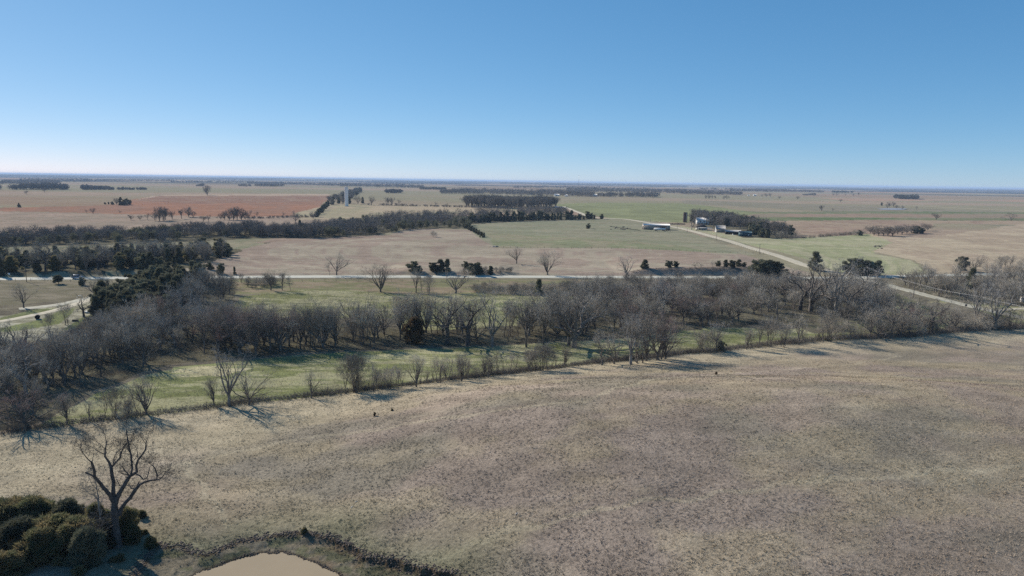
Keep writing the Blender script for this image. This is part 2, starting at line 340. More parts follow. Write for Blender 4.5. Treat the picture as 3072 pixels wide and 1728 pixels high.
TRAILS = [[at(a, b)[:2] for a, b in l] for l in ([(-50, 1600), (300, 1480), (560, 1390), (900, 1310), (1300, 1262), (1750, 1205), (2200, 1120), (2700, 1070)], [(560, 1390), (620, 1480), (700, 1570), (790, 1604)], [(1240, 1710), (1500, 1600), (2000, 1500), (2500, 1440), (3100, 1400)], [(240, 1700), (330, 1665), (470, 1645), (600, 1690)])]
def land_color(x, y):
    """Colour of what grows or lies at a spot, and how tufty it is."""
    r = np.hypot(x, y)
    c = np.empty((len(x), 3)); rough = np.full(len(x), 0.6)
    n1, n2, n3 = fbm(x / 900, y / 350, 21, 3), fbm(x / 240, y / 160, 22, 3), fbm(x / 2500, y / 900, 24, 3)
    t = ss(.35, .65, n1)[:, None]
    c[:] = A(156, 136, 122) * (1 - t) + A(140, 132, 112) * t
    t = (ss(.55, .7, n3) * 0.7)[:, None]
    c[:] = c * (1 - t) + A(150, 118, 104) * t
    farw = ss(3800, 6500, r) * ss(.485, .53, fbm(x / 1500, y / 1100, 29, 4) + ss(6000, 15000, r) * .12)      # far-off woodland of the plain
    t = farw[:, None]; c[:] = c * (1 - t) + np.array([.06, .065, .06]) * t
    jx, jy = (fbm(x / 7, y / 7, 41, 3) - .5), (fbm(x / 7, y / 7, 43, 3) - .5)
    for poly, ca, cb, jit, rg in FIELDS:
        k = jit * (2 + 6 * ss(400, 1200, r) + 14 * ss(1200, 3000, r))
        m = inside(x + jx * k, y + jy * k, poly)
        if not m.any(): continue
        X, Y = x[m], y[m]; sc = 1 + ss(300, 1500, r[m]) * 4
        tt = ss(.42, .58, .55 * fbm(X / (16 * sc), Y / (5 * sc), 51, 3) + .45 * fbm(X / (4.5 * sc), Y / (1.3 * sc), 57, 3))[:, None]
        c[m] = ca * (1 - tt) + cb * tt
        rough[m] = rg
    # woodland floor of the creek
    for wz in FLOORS:
        m = inside(x + jx * 6, y + jy * 6, wz)
        if m.any():
            tt = ss(.35, .65, fbm(x[m] / 5, y[m] / 4, 53, 3))[:, None]
            c[m] = A(86, 80, 70) * (1 - tt) + A(110, 104, 88) * tt; rough[m] = 0.9
    # near hill: dead bluestem in mauve, straw and grey-green drifts
    m = inside(x + jx * 2, y + jy * 2, NEARHILL)
    if m.any():
        X, Y = x[m], y[m]
        a = ss(.36, .64, fbm(X / 34, Y / 20, 71, 4))[:, None]; b = ss(.42, .66, fbm(X / 13 + 9, Y / 8, 73, 4))[:, None]
        g = (ss(.47, .66, fbm(X / 24 + 5, Y / 16 + 3, 77, 3)) * 0.6)[:, None]
        cc = A(154, 137, 125) * (1 - a) + A(148, 132, 123) * a
        cc = cc * (1 - g) + A(131, 124, 111) * g
        cc = cc * (1 - b * .6) + A(163, 147, 124) * b * .6
        df = dist_line(X, Y, list(map(tuple, FENCE_W)))
        e = ((1 - ss(8, 30, df - ss(-20, -80, X) * 22 + fbm(X / 9, Y / 9, 79, 2) * 10)) * .85)[:, None]  # paler straw toward the fence: the sunward slope's brightness painted into the colour
        cc = cc * (1 - e) + A(178, 163, 140) * e
        for tr in TRAILS:
            dt = dist_line(X + (fbm(X / 5, Y / 5, 97, 2) - .5) * 3, Y + (fbm(X / 5, Y / 5, 98, 2) - .5) * 3, tr)
            e = ((1 - ss(.25, .8, dt)) * .4)[:, None]; cc = cc * (1 - e) + A(182, 168, 146) * e
        dp = dist_line(X, Y, list(map(tuple, SCARP)))
        e = ((1 - ss(0, 16, dp + fbm(X / 6, Y / 6, 81, 2) * 6)) * .7)[:, None]
        cc = cc * (1 - e) + A(118, 118, 92) * e
        c[m] = cc; rough[m] = 1.0
        # basin of the pond
        mm = (X > -90) & (X < 45) & (Y > 30) & (Y < 105)
        wx = X + (fbm(X / 1.6, Y / 1.6, 31, 3) - 0.5) * 1.3; wy = Y + (fbm(X / 1.6, Y / 1.6, 47, 3) - 0.5) * 1.3
        ins = inside(wx, wy, SCARP) & mm
        if ins.any():
            xi, yi = wx[ins], wy[ins]
            d = dist_line(xi, yi, list(map(tuple, SCARP)) + [tuple(SCARP[0])])
            dw = dist_line(xi, yi, list(map(tuple, SHORE)) + [tuple(SHORE[0])])
            t = ss(.4, .6, fbm(X[ins] / 1.5, Y[ins] / 1.5, 83, 3))[:, None]
            k = A(126, 116, 102) * (1 - t) + A(106, 104, 84) * t
            red = (ss(-30, -20, xi) * ss(.35, .6, fbm(X[ins] / 2.2, Y[ins] / 2.2, 85, 3)) * .8)[:, None]
            k = k * (1 - red * .7) + A(140, 110, 90) * red * .7
            s = (1 - ss(0.3, 1.0, d))[:, None] * .8
            k = k * (1 - s) + A(90, 73, 60) * s
            s = (1 - ss(0.2, 1.0, dw + fbm(X[ins] / .5, Y[ins] / .5, 87, 2) * .5))[:, None]
            k = k * (1 - s) + A(74, 62, 52) * s
            idx = np.where(m)[0][ins]; c[idx] = k; rough[idx] = 1.0
    # a well-worn verge beside the highway
    d = np.abs(y - road_y(x)); m = (d < 7.5)
    tt = (1 - ss(4.5, 7.5, d[m] + jx[m] * 3))[:, None] * .7
    c[m] = c[m] * (1 - tt) + A(150, 138, 118) * tt
    return c, rough
FLOORS = [W(p) for p in [
    [(-300, 1000), (0, 890), (180, 840), (215, 800), (300, 760), (420, 715), (560, 700), (600, 715), (575, 790), (700, 800), (1000, 830), (1300, 820), (1330, 790), (1400, 765), (1480, 740), (1700, 722), (1950, 718), (2120, 722), (2230, 760), (2220, 800), (2060, 815), (1900, 818), (1800, 826), (1700, 832), (1560, 850), (1400, 860), (1250, 866), (1050, 874), (870, 882), (700, 892), (560, 905), (430, 915), (340, 940), (260, 975), (170, 1012), (120, 1050), (0, 1090), (-300, 1120)],
    [(-500, 600), (0, 592), (400, 575), (640, 572), (760, 570), (900, 548), (1100, 540), (1280, 545), (1500, 540), (1500, 552), (1300, 557), (1160, 566), (1185, 575), (1010, 577), (950, 592), (760, 600), (640, 600), (400, 612), (0, 622), (-500, 640)],
    [(-500, 640), (0, 640), (300, 630), (560, 620), (610, 630), (560, 650), (440, 690), (-500, 700)],
    [(1730, 540), (1850, 545), (2000, 585), (1990, 600), (1870, 598), (1740, 560)],
    [(2250, 712), (2400, 705), (2576, 700), (2900, 700), (2900, 770), (2576, 770), (2420, 765), (2330, 740)]]]

# ---------------------------------------------------------------- fast mesh building
def make_mesh(name, verts, tris=None, quads=None, mats=(), smooth=False, midx=None):
    me = bpy.data.meshes.new(name)
    v = np.asarray(verts, np.float32).reshape(-1, 3)
    me.vertices.add(len(v)); me.vertices.foreach_set('co', v.ravel())
    parts, starts, n = [], [], 0
    nq = 0 if quads is None else len(quads); ntr = 0 if tris is None else len(tris)
    lv = []; ls = []; lt = []; p = 0
    if nq:
        q = np.asarray(quads, np.int32); lv.append(q.ravel()); ls.append(np.arange(nq) * 4); lt.append(np.full(nq, 4)); p = nq * 4
    if ntr:
        t = np.asarray(tris, np.int32); lv.append(t.ravel()); ls.append(p + np.arange(ntr) * 3); lt.append(np.full(ntr, 3))
    lv = np.concatenate(lv).astype(np.int32); ls = np.concatenate(ls).astype(np.int32)
    me.loops.add(len(lv)); me.loops.foreach_set('vertex_index', lv)
    me.polygons.add(len(ls)); me.polygons.foreach_set('loop_start', ls)
    for m in mats: me.materials.append(m)
    if midx is not None: me.polygons.foreach_set('material_index', np.asarray(midx, np.int32))
    if smooth: me.polygons.foreach_set('use_smooth', np.ones(len(ls), bool))
    me.update(calc_edges=True)
    return me
def link(name, me, parent=None, loc=None):
    o = bpy.data.objects.new(name, me); col.objects.link(o)
    if parent is not None: o.parent = parent
    if loc is not None: o.location = loc
    return o
def empty(name, loc, rz=0.0):
    o = bpy.data.objects.new(name, None); col.objects.link(o); o.location = loc; o.rotation_euler = (0, 0, rz); return o

class MB:
    """collects boxes, prisms, cylinders and bars into one mesh"""
    def __init__(s): s.v, s.q, s.t = [], [], []
    def add(s, v, quads=(), tris=()):
        b = len(s.v); s.v += [tuple(map(float, p)) for p in v]
        s.q += [tuple(b + i for i in f) for f in quads]; s.t += [tuple(b + i for i in f) for f in tris]
    def box(s, x0, x1, y0, y1, z0, z1):
        s.add([(x0, y0, z0), (x1, y0, z0), (x1, y1, z0), (x0, y1, z0), (x0, y0, z1), (x1, y0, z1), (x1, y1, z1), (x0, y1, z1)],
              [(0, 3, 2, 1), (4, 5, 6, 7), (0, 1, 5, 4), (1, 2, 6, 5), (2, 3, 7, 6), (3, 0, 4, 7)])
    def prism(s, prof, y0, y1, axis='y'):            # outline in the x-z plane pushed along y (or y-z along x)
        n = len(prof)
        f = (lambda p, k: (p[0], k, p[1])) if axis == 'y' else (lambda p, k: (k, p[0], p[1]))
        v = [f(p, y0) for p in prof] + [f(p, y1) for p in prof]
        s.add(v, [(i, (i + 1) % n, n + (i + 1) % n, n + i) for i in range(n)],
              [(0, i, i + 1) for i in range(1, n - 1)] + [(n, n + i + 1, n + i) for i in range(1, n - 1)])
    def cyl(s, p0, p1, r0, r1=None, n=12, cap=True):
        r1 = r0 if r1 is None else r1
        a, b = Vector(p0), Vector(p1); d = (b - a).normalized(); u = d.orthogonal().normalized(); w_ = d.cross(u)
        v = [a + (u * math.cos(2 * math.pi * i / n) + w_ * math.sin(2 * math.pi * i / n)) * r0 for i in range(n)]
        v += [b + (u * math.cos(2 * math.pi * i / n) + w_ * math.sin(2 * math.pi * i / n)) * r1 for i in range(n)]
        s.add(v, [(i, (i + 1) % n, n + (i + 1) % n, n + i) for i in range(n)],
              ([(0, i + 1, i) for i in range(1, n - 1)] + [(n, n + i, n + i + 1) for i in range(1, n - 1)]) if cap else [])
    def build(s, name, m, parent=None, smooth=False):
        return link(name, make_mesh(name, s.v, s.t or None, s.q or None, [m], smooth), parent)

# ---------------------------------------------------------------- land
def build_ground():
    rows = [6.0]
    while rows[-1] < 70: rows.append(rows[-1] + max(0.9, rows[-1] * 0.02))
    while rows[-1] < 112: rows.append(rows[-1] + 0.30)
    while rows[-1] < 250000:
        r = rows[-1]; rows.append(r + min(max(0.45, r * r / 50 / 1500), r * 0.025))
    r = np.array(rows)
    az = np.concatenate([np.arange(-180, -75, 5), np.arange(-75, -42, 0.3), np.arange(-42, 42, 0.078), np.arange(42, 75, 0.3), np.arange(75, 180, 5)])
    a = np.radians(az); nr, na = len(r), len(a)
    x = (r[:, None] * np.sin(a)[None]).ravel(); y = (r[:, None] * np.cos(a)[None]).ravel()
    z = np.concatenate([H(x[i:i + 200000], y[i:i + 200000]) for i in range(0, len(x), 200000)])
    v = np.stack([x, y, z], 1)
    i = np.arange(nr - 1)[:, None] * na; j = np.arange(na)[None]; jn = (j + 1) % na
    q = np.stack([(i + j), (i + jn), (i + na + jn), (i + na + j)], -1).reshape(-1, 4)[:, ::-1]
    v = np.vstack([v, [[0, 0, hz(0, 0)]]])
    jj = np.arange(na); tri = np.stack([jj, np.full(na, len(v) - 1), (jj + 1) % na], 1)
    me = make_mesh('ground', v, tri, q, [M['ground']], True)
    c = np.ones((len(v), 4), np.float32); rg = np.ones(len(v), np.float32)
    xs, ys = v[:, 0], v[:, 1]
    for k in range(0, len(v), 200000):
        cc, rr = land_color(xs[k:k + 200000], ys[k:k + 200000]); c[k:k + 200000, :3] = cc; rg[k:k + 200000] = rr
    a1 = me.attributes.new('field', 'FLOAT_COLOR', 'POINT'); a1.data.foreach_set('color', c.ravel())
    a2 = me.attributes.new('rough', 'FLOAT', 'POINT'); a2.data.foreach_set('value', rg)
    o = link('ground', me); tag(o, kind='structure')
build_ground()

# water
def sheet(name, pts, z, m, lab=None):
    n = len(pts); v = [(p[0], p[1], z) for p in pts] + [(float(np.mean(pts[:, 0])), float(np.mean(pts[:, 1])), z)]
    me = make_mesh(name, v, [(i, (i + 1) % n, n) for i in range(n)], None, [m])
    return tag(link(name, me), lab, kind='structure')
def water_mat(name, c, rough):
    m = bpy.data.materials.new(name); m.use_nodes = True; n = m.node_tree; b = n.nodes['Principled BSDF']
    b.inputs['Base Color'].default_value = (*c, 1); b.inputs['Roughness'].default_value = rough; b.inputs['IOR'].default_value = 1.33
    g = n.nodes.new('ShaderNodeNewGeometry'); t = n.nodes.new('ShaderNodeTexNoise'); t.inputs['Scale'].default_value = 1.6; t.inputs['Detail'].default_value = 3
    bp = n.nodes.new('ShaderNodeBump'); bp.inputs['Strength'].default_value = .12; bp.inputs['Distance'].default_value = .05
    n.links.new(g.outputs['Position'], t.inputs['Vector']); n.links.new(t.outputs[0], bp.inputs['Height']); n.links.new(bp.outputs[0], b.inputs['Normal'])
    t2 = n.nodes.new('ShaderNodeTexNoise'); t2.inputs['Scale'].default_value = .25; n.links.new(g.outputs['Position'], t2.inputs['Vector'])
    mx = n.nodes.new('ShaderNodeMix'); mx.data_type = 'RGBA'; mx.inputs[6].default_value = (*c, 1); mx.inputs[7].default_value = (*[v * .86 for v in c], 1)
    n.links.new(t2.outputs[0], mx.inputs[0]); n.links.new(mx.outputs[2], b.inputs['Base Color'])
    return m
cx, cy = SHORE.mean(0)
sheet('water', (SHORE - [cx, cy]) * 1.35 + [cx, cy], WZ, water_mat('muddy_water', A(168, 147, 120), .16))

# roads
def road_mat(name, c, c2, bump=0.01, streak=True):
    return mat(name, tuple(c), 0.95, c2=tuple(c2), scale=0.6, spec=0.2, coords='Object')
def ribbon(name, pts, width, m, lift=0.07, step=4.0, crown=0.0, jag=0.0, label=None):
    P = np.array(pts, float)
    d = np.r_[0, np.cumsum(np.hypot(*np.diff(P, axis=0).T))]
    n = max(2, int(d[-1] / step)); t = np.linspace(0, d[-1], n)
    x, y = np.interp(t, d, P[:, 0]), np.interp(t, d, P[:, 1])
    for _ in range(6):                               # ease the corners
        x[1:-1] = (x[:-2] + 2 * x[1:-1] + x[2:]) / 4; y[1:-1] = (y[:-2] + 2 * y[1:-1] + y[2:]) / 4
    tx, ty = np.gradient(x), np.gradient(y); l = np.hypot(tx, ty); nx, ny = -ty / l, tx / l
    us = np.linspace(-1, 1, 5); V = []
    jl = (fbm(t / 5, t * 0, 91, 3) - .5) * jag; jr = (fbm(t / 5, t * 0 + 7, 93, 3) - .5) * jag
    for i, u in enumerate(us):
        wv = width / 2 * u + (jl if u < 0 else jr) * abs(u)
        X, Y = x + nx * wv, y + ny * wv
        Z = H(X, Y)
        V.append((X, Y, Z))
    zc = np.max([v[2] for v in V], axis=0)
    V = [np.stack([X, Y, np.maximum(Z, zc - .12) + lift * (1 - .75 * (abs(u) > .9)) + crown * (1 - u * u)], 1) for (X, Y, Z), u in zip(V, us)]
    v = np.stack(V, 1).reshape(-1, 3); k = len(us)
    i = np.arange(n - 1)[:, None] * k; j = np.arange(k - 1)[None]
    q = np.stack([i + j, i + k + j, i + k + j + 1, i + j + 1], -1).reshape(-1, 4)[:, ::-1]
    return tag(link(name, make_mesh(name, v, None, q, [m])), label, kind='structure')
M['asphalt'] = road_mat('sun_bleached_chip_seal', A(194, 190, 182), A(178, 174, 166))
M['gravel'] = road_mat('crushed_limestone', A(196, 184, 166), A(176, 164, 146))
M['gravel_grey'] = road_mat('grey_gravel', A(184, 178, 166), A(158, 150, 134))
M['dirt'] = road_mat('worn_dirt_track', A(180, 164, 142), A(150, 138, 118))
def Wp(pts): return [at(a, b)[:2] for a, b in pts]
ribbon('highway', ROADW, 8.6, M['asphalt'], lift=0.10, crown=0.05, step=5)
GR = [(2600, 838), (2540, 826), (2470, 811), (2420, 797.6), (2364, 777.5), (2277.5, 751.5), (2203, 727.5), (2148, 713), (2102, 700), (2061.5, 689.6), (2031, 682.6), (2009, 678.6), (1975, 673.5), (1938, 667), (1900, 660.5), (1874, 656.5), (1814, 655.2), (1775, 651.5), (1755, 645), (1715, 629), (1697, 622)]
ribbon('road', Wp(GR), 8.0, M['gravel'], lift=0.14, step=6, jag=1.2)
ribbon('road', Wp([(2590, 836), (2662, 856), (2751, 878.6), (2870.5, 910), (2990, 936), (3072, 954), (3400, 1030)]), 6.5, M['gravel_grey'], lift=0.15, step=4, jag=1.0)
ribbon('path', Wp([(2985, 933), (3030, 927), (3072, 925.5), (3300, 924)]), 3.6, M['gravel'], lift=0.08, step=2, jag=.8)
ribbon('path', Wp([(-300, 1010), (0, 965), (90, 948), (179, 928), (250, 905), (340, 884)]), 4.0, M['gravel'], lift=0.10, step=2, jag=.8)
ribbon('path', Wp([(57, 927), (120, 921), (180, 914), (240, 901), (300, 888), (345, 884)]), 5.5, M['gravel_grey'], lift=0.13, step=2, jag=1.6)
ribbon('path', Wp([(2560, 606.5), (2640, 611), (2750, 617), (2850, 623), (2960, 629), (3072, 633), (3400, 648)]), 9, M['dirt'], lift=0.5, step=20)
ribbon('path', Wp([(2400, 597), (2480, 601.5), (2560, 606.5)]), 11, M['dirt'], lift=0.6, step=30)
ribbon('path', Wp([(1697, 622), (1640, 617), (1560, 622)]), 7, M['dirt'], lift=0.5, step=15, jag=3)
ribbon('path', Wp([(1500, 583.5), (1540, 585.8), (1580, 590)]), 12, M['dirt'], lift=0.6, step=30)
p2 = np.array([at(a, b)[:2] for a, b in [(2632, 627), (2660, 626), (2700, 626.2), (2722, 627.5), (2712, 629.3), (2680, 629.6), (2645, 629)]])
sheet('water', p2, max(H(p2[:, 0], p2[:, 1])) + 0.25, water_mat('sky_lit_water', (0.33, 0.33, 0.35), .5))

# a haze of dust and damp over the whole plain
hb = MB(); hb.box(-251000, 251000, -251000, 251000, -60, 66)
hm = bpy.data.materials.new('pale_air'); hm.use_nodes = True; hn = hm.node_tree; hn.nodes.clear()
pv = hn.nodes.new('ShaderNodeVolumePrincipled'); ho = hn.nodes.new('ShaderNodeOutputMaterial')
pv.inputs['Color'].default_value = (0.55, 0.73, 1.0, 1); pv.inputs['Density'].default_value = 5.5e-5; pv.inputs['Anisotropy'].default_value = 0.0
hn.links.new(pv.outputs[0], ho.inputs['Volume'])
tag(hb.build('haze', hm), kind='stuff', label='thin blue haze over the far plain')

# ================================================================ trees
def rotv(d, ang, rng):
    """tilt d by ang towards a random side"""
    a = np.array([rng.gauss(0, 1), rng.gauss(0, 1), rng.gauss(0, 1)])
    a -= d * a.dot(d); a /= np.linalg.norm(a) + 1e-9
    return d * math.cos(ang) + a * math.sin(ang)

class TreeMesh:
    def __init__(s, seed): s.rng = random.Random(seed); s.wood = MB(); s.tw = []; s.lim = []
    def tube(s, pts, rad, n):
        mb = s.wood; base = len(mb.v); prev = None
        P = [np.asarray(p, float) for p in pts]
        for i, p in enumerate(P):
            d = P[min(i + 1, len(P) - 1)] - P[max(i - 1, 0)]; d = d / (np.linalg.norm(d) + 1e-9)
            if prev is None:
                u = np.cross(d, [0.31, 0.95, 0.05]); u /= np.linalg.norm(u) + 1e-9
            else:
                u = prev - d * prev.dot(d); u /= np.linalg.norm(u) + 1e-9
            prev = u; w_ = np.cross(d, u)
            for k in range(n):
                a = 2 * math.pi * k / n
                mb.v.append(tuple(p + (u * math.cos(a) + w_ * math.sin(a)) * rad[i]))
        for i in range(len(P) - 1):
            for k in range(n):
                mb.q.append((base + i * n + k, base + i * n + (k + 1) % n, base + (i + 1) * n + (k + 1) % n, base + (i + 1) * n + k))
    def branch(s, p, d, L, r, lev, o):
        rng = s.rng; ns = 4 if lev <= 1 else 3
        pts, rad = [p], [r]; q = np.array(p, float); nodes = []
        for i in range(ns):
            d = d + np.array([rng.gauss(0, 1), rng.gauss(0, 1), rng.gauss(0, 1)]) * o['wob'] * (1 + .35 * lev) + np.array([0, 0, o['up']])
            d /= np.linalg.norm(d); q = q + d * L / ns
            rr = r * (1 - (1 - o['taper']) * (i + 1) / ns)
            pts.append(q.copy()); rad.append(rr); nodes.append((q.copy(), d.copy(), rr, (i + 1) / ns))
        if r > o['twr']:
            s.tube(pts, rad, 7 if r > .18 else (5 if r > .07 else 3))
        else:
            for a, b, ra, rb in zip(pts[:-1], pts[1:], rad[:-1], rad[1:]): s.tw.append((a, b, max(ra, o['tw'])))
        if lev >= o['maxl']:
            for k in range(o['fine']):
                a = pts[rng.randrange(1, len(pts))]; e = rotv(d, R(rng.uniform(10, 50)), rng); e = e + [0, 0, .15]
                s.tw.append((a, a + e * L * rng.uniform(.5, 1.0), o['tw'] * .8))
            return
        for (a, dd, rr, f) in nodes[(0 if lev else 1):]:
            for _ in range(o['side'] if f < 1 else 2):
                if f < 1 and rng.random() > o['prob']: continue
                ang = R(rng.uniform(*o['ang'])) * (1 if f < 1 else .7)
                s.branch(a, rotv(dd, ang, rng), L * rng.uniform(.5, .72) * (1.15 - .35 * f if f < 1 else .85), rr * (.62 if f < 1 else .8), lev + 1, o)
    def twigs_mesh(s, name, m):
        n = len(s.tw); A_ = np.array([t[0] for t in s.tw]); B = np.array([t[1] for t in s.tw]); w_ = np.array([t[2] for t in s.tw])
        rs = np.random.RandomState(7); d = B - A_; u = np.cross(d, rs.normal(size=(n, 3))); u /= np.linalg.norm(u, axis=1)[:, None] + 1e-9
        V = np.stack([A_ - u * w_[:, None], A_ + u * w_[:, None], B + u * w_[:, None] * .25], 1).reshape(-1, 3)
        return make_mesh(name, V, np.arange(3 * n).reshape(-1, 3), None, [m])

DEF = dict(wob=.10, up=.05, taper=.55, twr=.024, tw=.0118, maxl=5, fine=3, side=1, prob=.72, ang=(26, 52))
def make_bare(seed, trunk=.12, nl=5, spread=(12, 45), h=10, r0=.28, stems=1, mt='bark', mw='twig', L0=.42, top=None, **kw):
    o = dict(DEF); o.update(kw); t = TreeMesh(seed); rng = t.rng
    for sidx in range(stems):
        off = np.array([rng.gauss(0, .35), rng.gauss(0, .35), 0]) * (stems > 1)
        lean = np.array([rng.gauss(0, .12), rng.gauss(0, .12), 1.0]) if stems > 1 else np.array([rng.gauss(0, .04), rng.gauss(0, .04), 1.0])
        lean /= np.linalg.norm(lean); th = trunk * h * rng.uniform(.85, 1.15)
        r = r0 / (stems ** .5)
        pts = [off + np.array([0, 0, -.5]), off + lean * th * .12, off + lean * th * .55 + [rng.gauss(0, .08), rng.gauss(0, .08), 0], off + lean * th]
        t.tube(pts, [r * 1.35, r * 1.08, r * .92, r * .85], 8)
        a0 = rng.uniform(0, 6.28)
        for k in range(nl):
            az = a0 + k * 2.4 + rng.uniform(-.4, .4); sp = R(rng.uniform(*spread)) * (0.35 if (k == 0 and nl > 2) else 1)
            d = np.array([math.cos(az) * math.sin(sp), math.sin(az) * math.sin(sp), math.cos(sp)])
            st = pts[3] - lean * th * rng.uniform(0, .25) * (k > 0)
            t.branch(st, d, L0 * h * rng.uniform(.8, 1.1), r * rng.uniform(.5, .66), 1, o)
        if top:                                        # a leader running on above the first limbs
            t.branch(pts[3], lean, top * h, r * .8, 0, o)
    Z = float(np.percentile([b[1][2] for b in t.tw], 91))
    k = h / Z
    t.wood.v = [tuple(v) for v in np.array(t.wood.v) * k]; t.tw = [(a * k, b * k, w_) for a, b, w_ in t.tw]
    me1 = make_mesh('trunk', t.wood.v, None, t.wood.q, [M[mt]], True)
    me2 = t.twigs_mesh('crown', M[mw])
    # a one-mesh version for trees too far off to show parts
    n = len(t.tw); vv = np.zeros(n * 9, np.float32); me2.vertices.foreach_get('co', vv); vv = vv.reshape(-1, 3)
    nv = len(t.wood.v)
    me3 = make_mesh('bare_tree', np.vstack([np.array(t.wood.v), vv]), np.arange(3 * n).reshape(-1, 3) + nv, t.wood.q, [M[mt], M[mw]], False,
                    np.r_[np.zeros(len(t.wood.q)), np.ones(n)])
    return dict(trunk=me1, crown=me2, whole=me3, h=h, name='bare_tree', cat='tree')

V_ = {}
V_['vase1'] = make_bare(1, trunk=.10, nl=7, spread=(10, 36), L0=.40, r0=.2, up=.07, ang=(18, 42), tw=.017)
V_['vase2'] = make_bare(2, trunk=.07, nl=8, spread=(12, 44), L0=.40, r0=.22, up=.07, ang=(18, 42), tw=.017)
V_['round1'] = make_bare(3, trunk=.15, nl=6, spread=(18, 54), L0=.38, h=10, r0=.2, ang=(24, 52), up=.05)
V_['round2'] = make_bare(4, trunk=.12, nl=7, spread=(16, 58), L0=.38, h=10, r0=.2, ang=(24, 52), up=.05)
V_['tall1'] = make_bare(5, trunk=.22, nl=5, spread=(8, 30), L0=.34, h=12, r0=.19, top=.34, up=.09, ang=(20, 44))
V_['tall2'] = make_bare(6, trunk=.18, nl=5, spread=(10, 36), L0=.36, h=12, r0=.2, top=.3, up=.08, wob=.14, ang=(20, 46))
V_['tall3'] = make_bare(7, trunk=.28, nl=4, spread=(12, 38), L0=.34, h=12, r0=.18, top=.3, up=.08, wob=.16, mw='twig_pale', mt='bark')
V_['multi1'] = make_bare(8, trunk=.10, nl=4, spread=(8, 26), L0=.42, h=8, r0=.17, stems=4, up=.08, prob=.6, ang=(16, 38), tw=.021)
V_['multi2'] = make_bare(9, trunk=.14, nl=3, spread=(8, 28), L0=.42, h=8, r0=.14, stems=5, up=.08, prob=.6, ang=(16, 38), tw=.021)
V_['slim'] = make_bare(10, trunk=.14, nl=4, spread=(8, 26), L0=.40, h=8, r0=.09, up=.09, prob=.7, ang=(16, 38), maxl=4, fine=6, tw=.024)
V_['big'] = make_bare(11, trunk=.14, nl=6, spread=(20, 50), L0=.42, h=16, r0=.5, wob=.17, maxl=6, prob=.5, fine=3, ang=(25, 55), tw=.02)
V_['bigpale'] = make_bare(12, trunk=.2, nl=5, spread=(16, 44), L0=.38, h=15, r0=.42, wob=.15, maxl=6, prob=.5, fine=3, mt='bark_pale', mw='twig_pale', tw=.021)
V_['pale'] = make_bare(13, trunk=.22, nl=5, spread=(18, 45), L0=.36, h=11, r0=.26, wob=.17, mt='bark_pale', mw='twig_pale', prob=.65)
V_['gnarly'] = make_bare(14, trunk=.3, nl=4, spread=(25, 60), L0=.36, h=11, r0=.36, wob=.2, prob=.6, fine=3, mt='bark_dark', mw='twig')
V_['shrub1'] = make_bare(15, trunk=.05, nl=5, spread=(15, 55), L0=.42, h=4, r0=.09, stems=5, prob=.7, maxl=4, fine=5, twr=.02)
V_['shrub2'] = make_bare(16, trunk=.05, nl=5, spread=(20, 70), L0=.42, h=4, r0=.08, stems=6, prob=.8, maxl=4, fine=5, twr=.02)
V_['red'] = make_bare(17, trunk=.1, nl=7, spread=(16, 50), L0=.40, h=9, r0=.25, mw='twig_red', side=1, prob=.8)
V_['olive'] = make_bare(18, trunk=.14, nl=6, spread=(16, 48), L0=.40, h=9, r0=.22, mw='twig_olive')
V_['low'] = make_bare(19, trunk=.12, nl=6, spread=(40, 78), L0=.42, h=7, r0=.26, wob=.16, ang=(30, 65))
SHR = dict(V_['shrub1']); 
for k in ('shrub1', 'shrub2'): V_[k]['name'] = 'shrub'; V_[k]['cat'] = 'shrub'

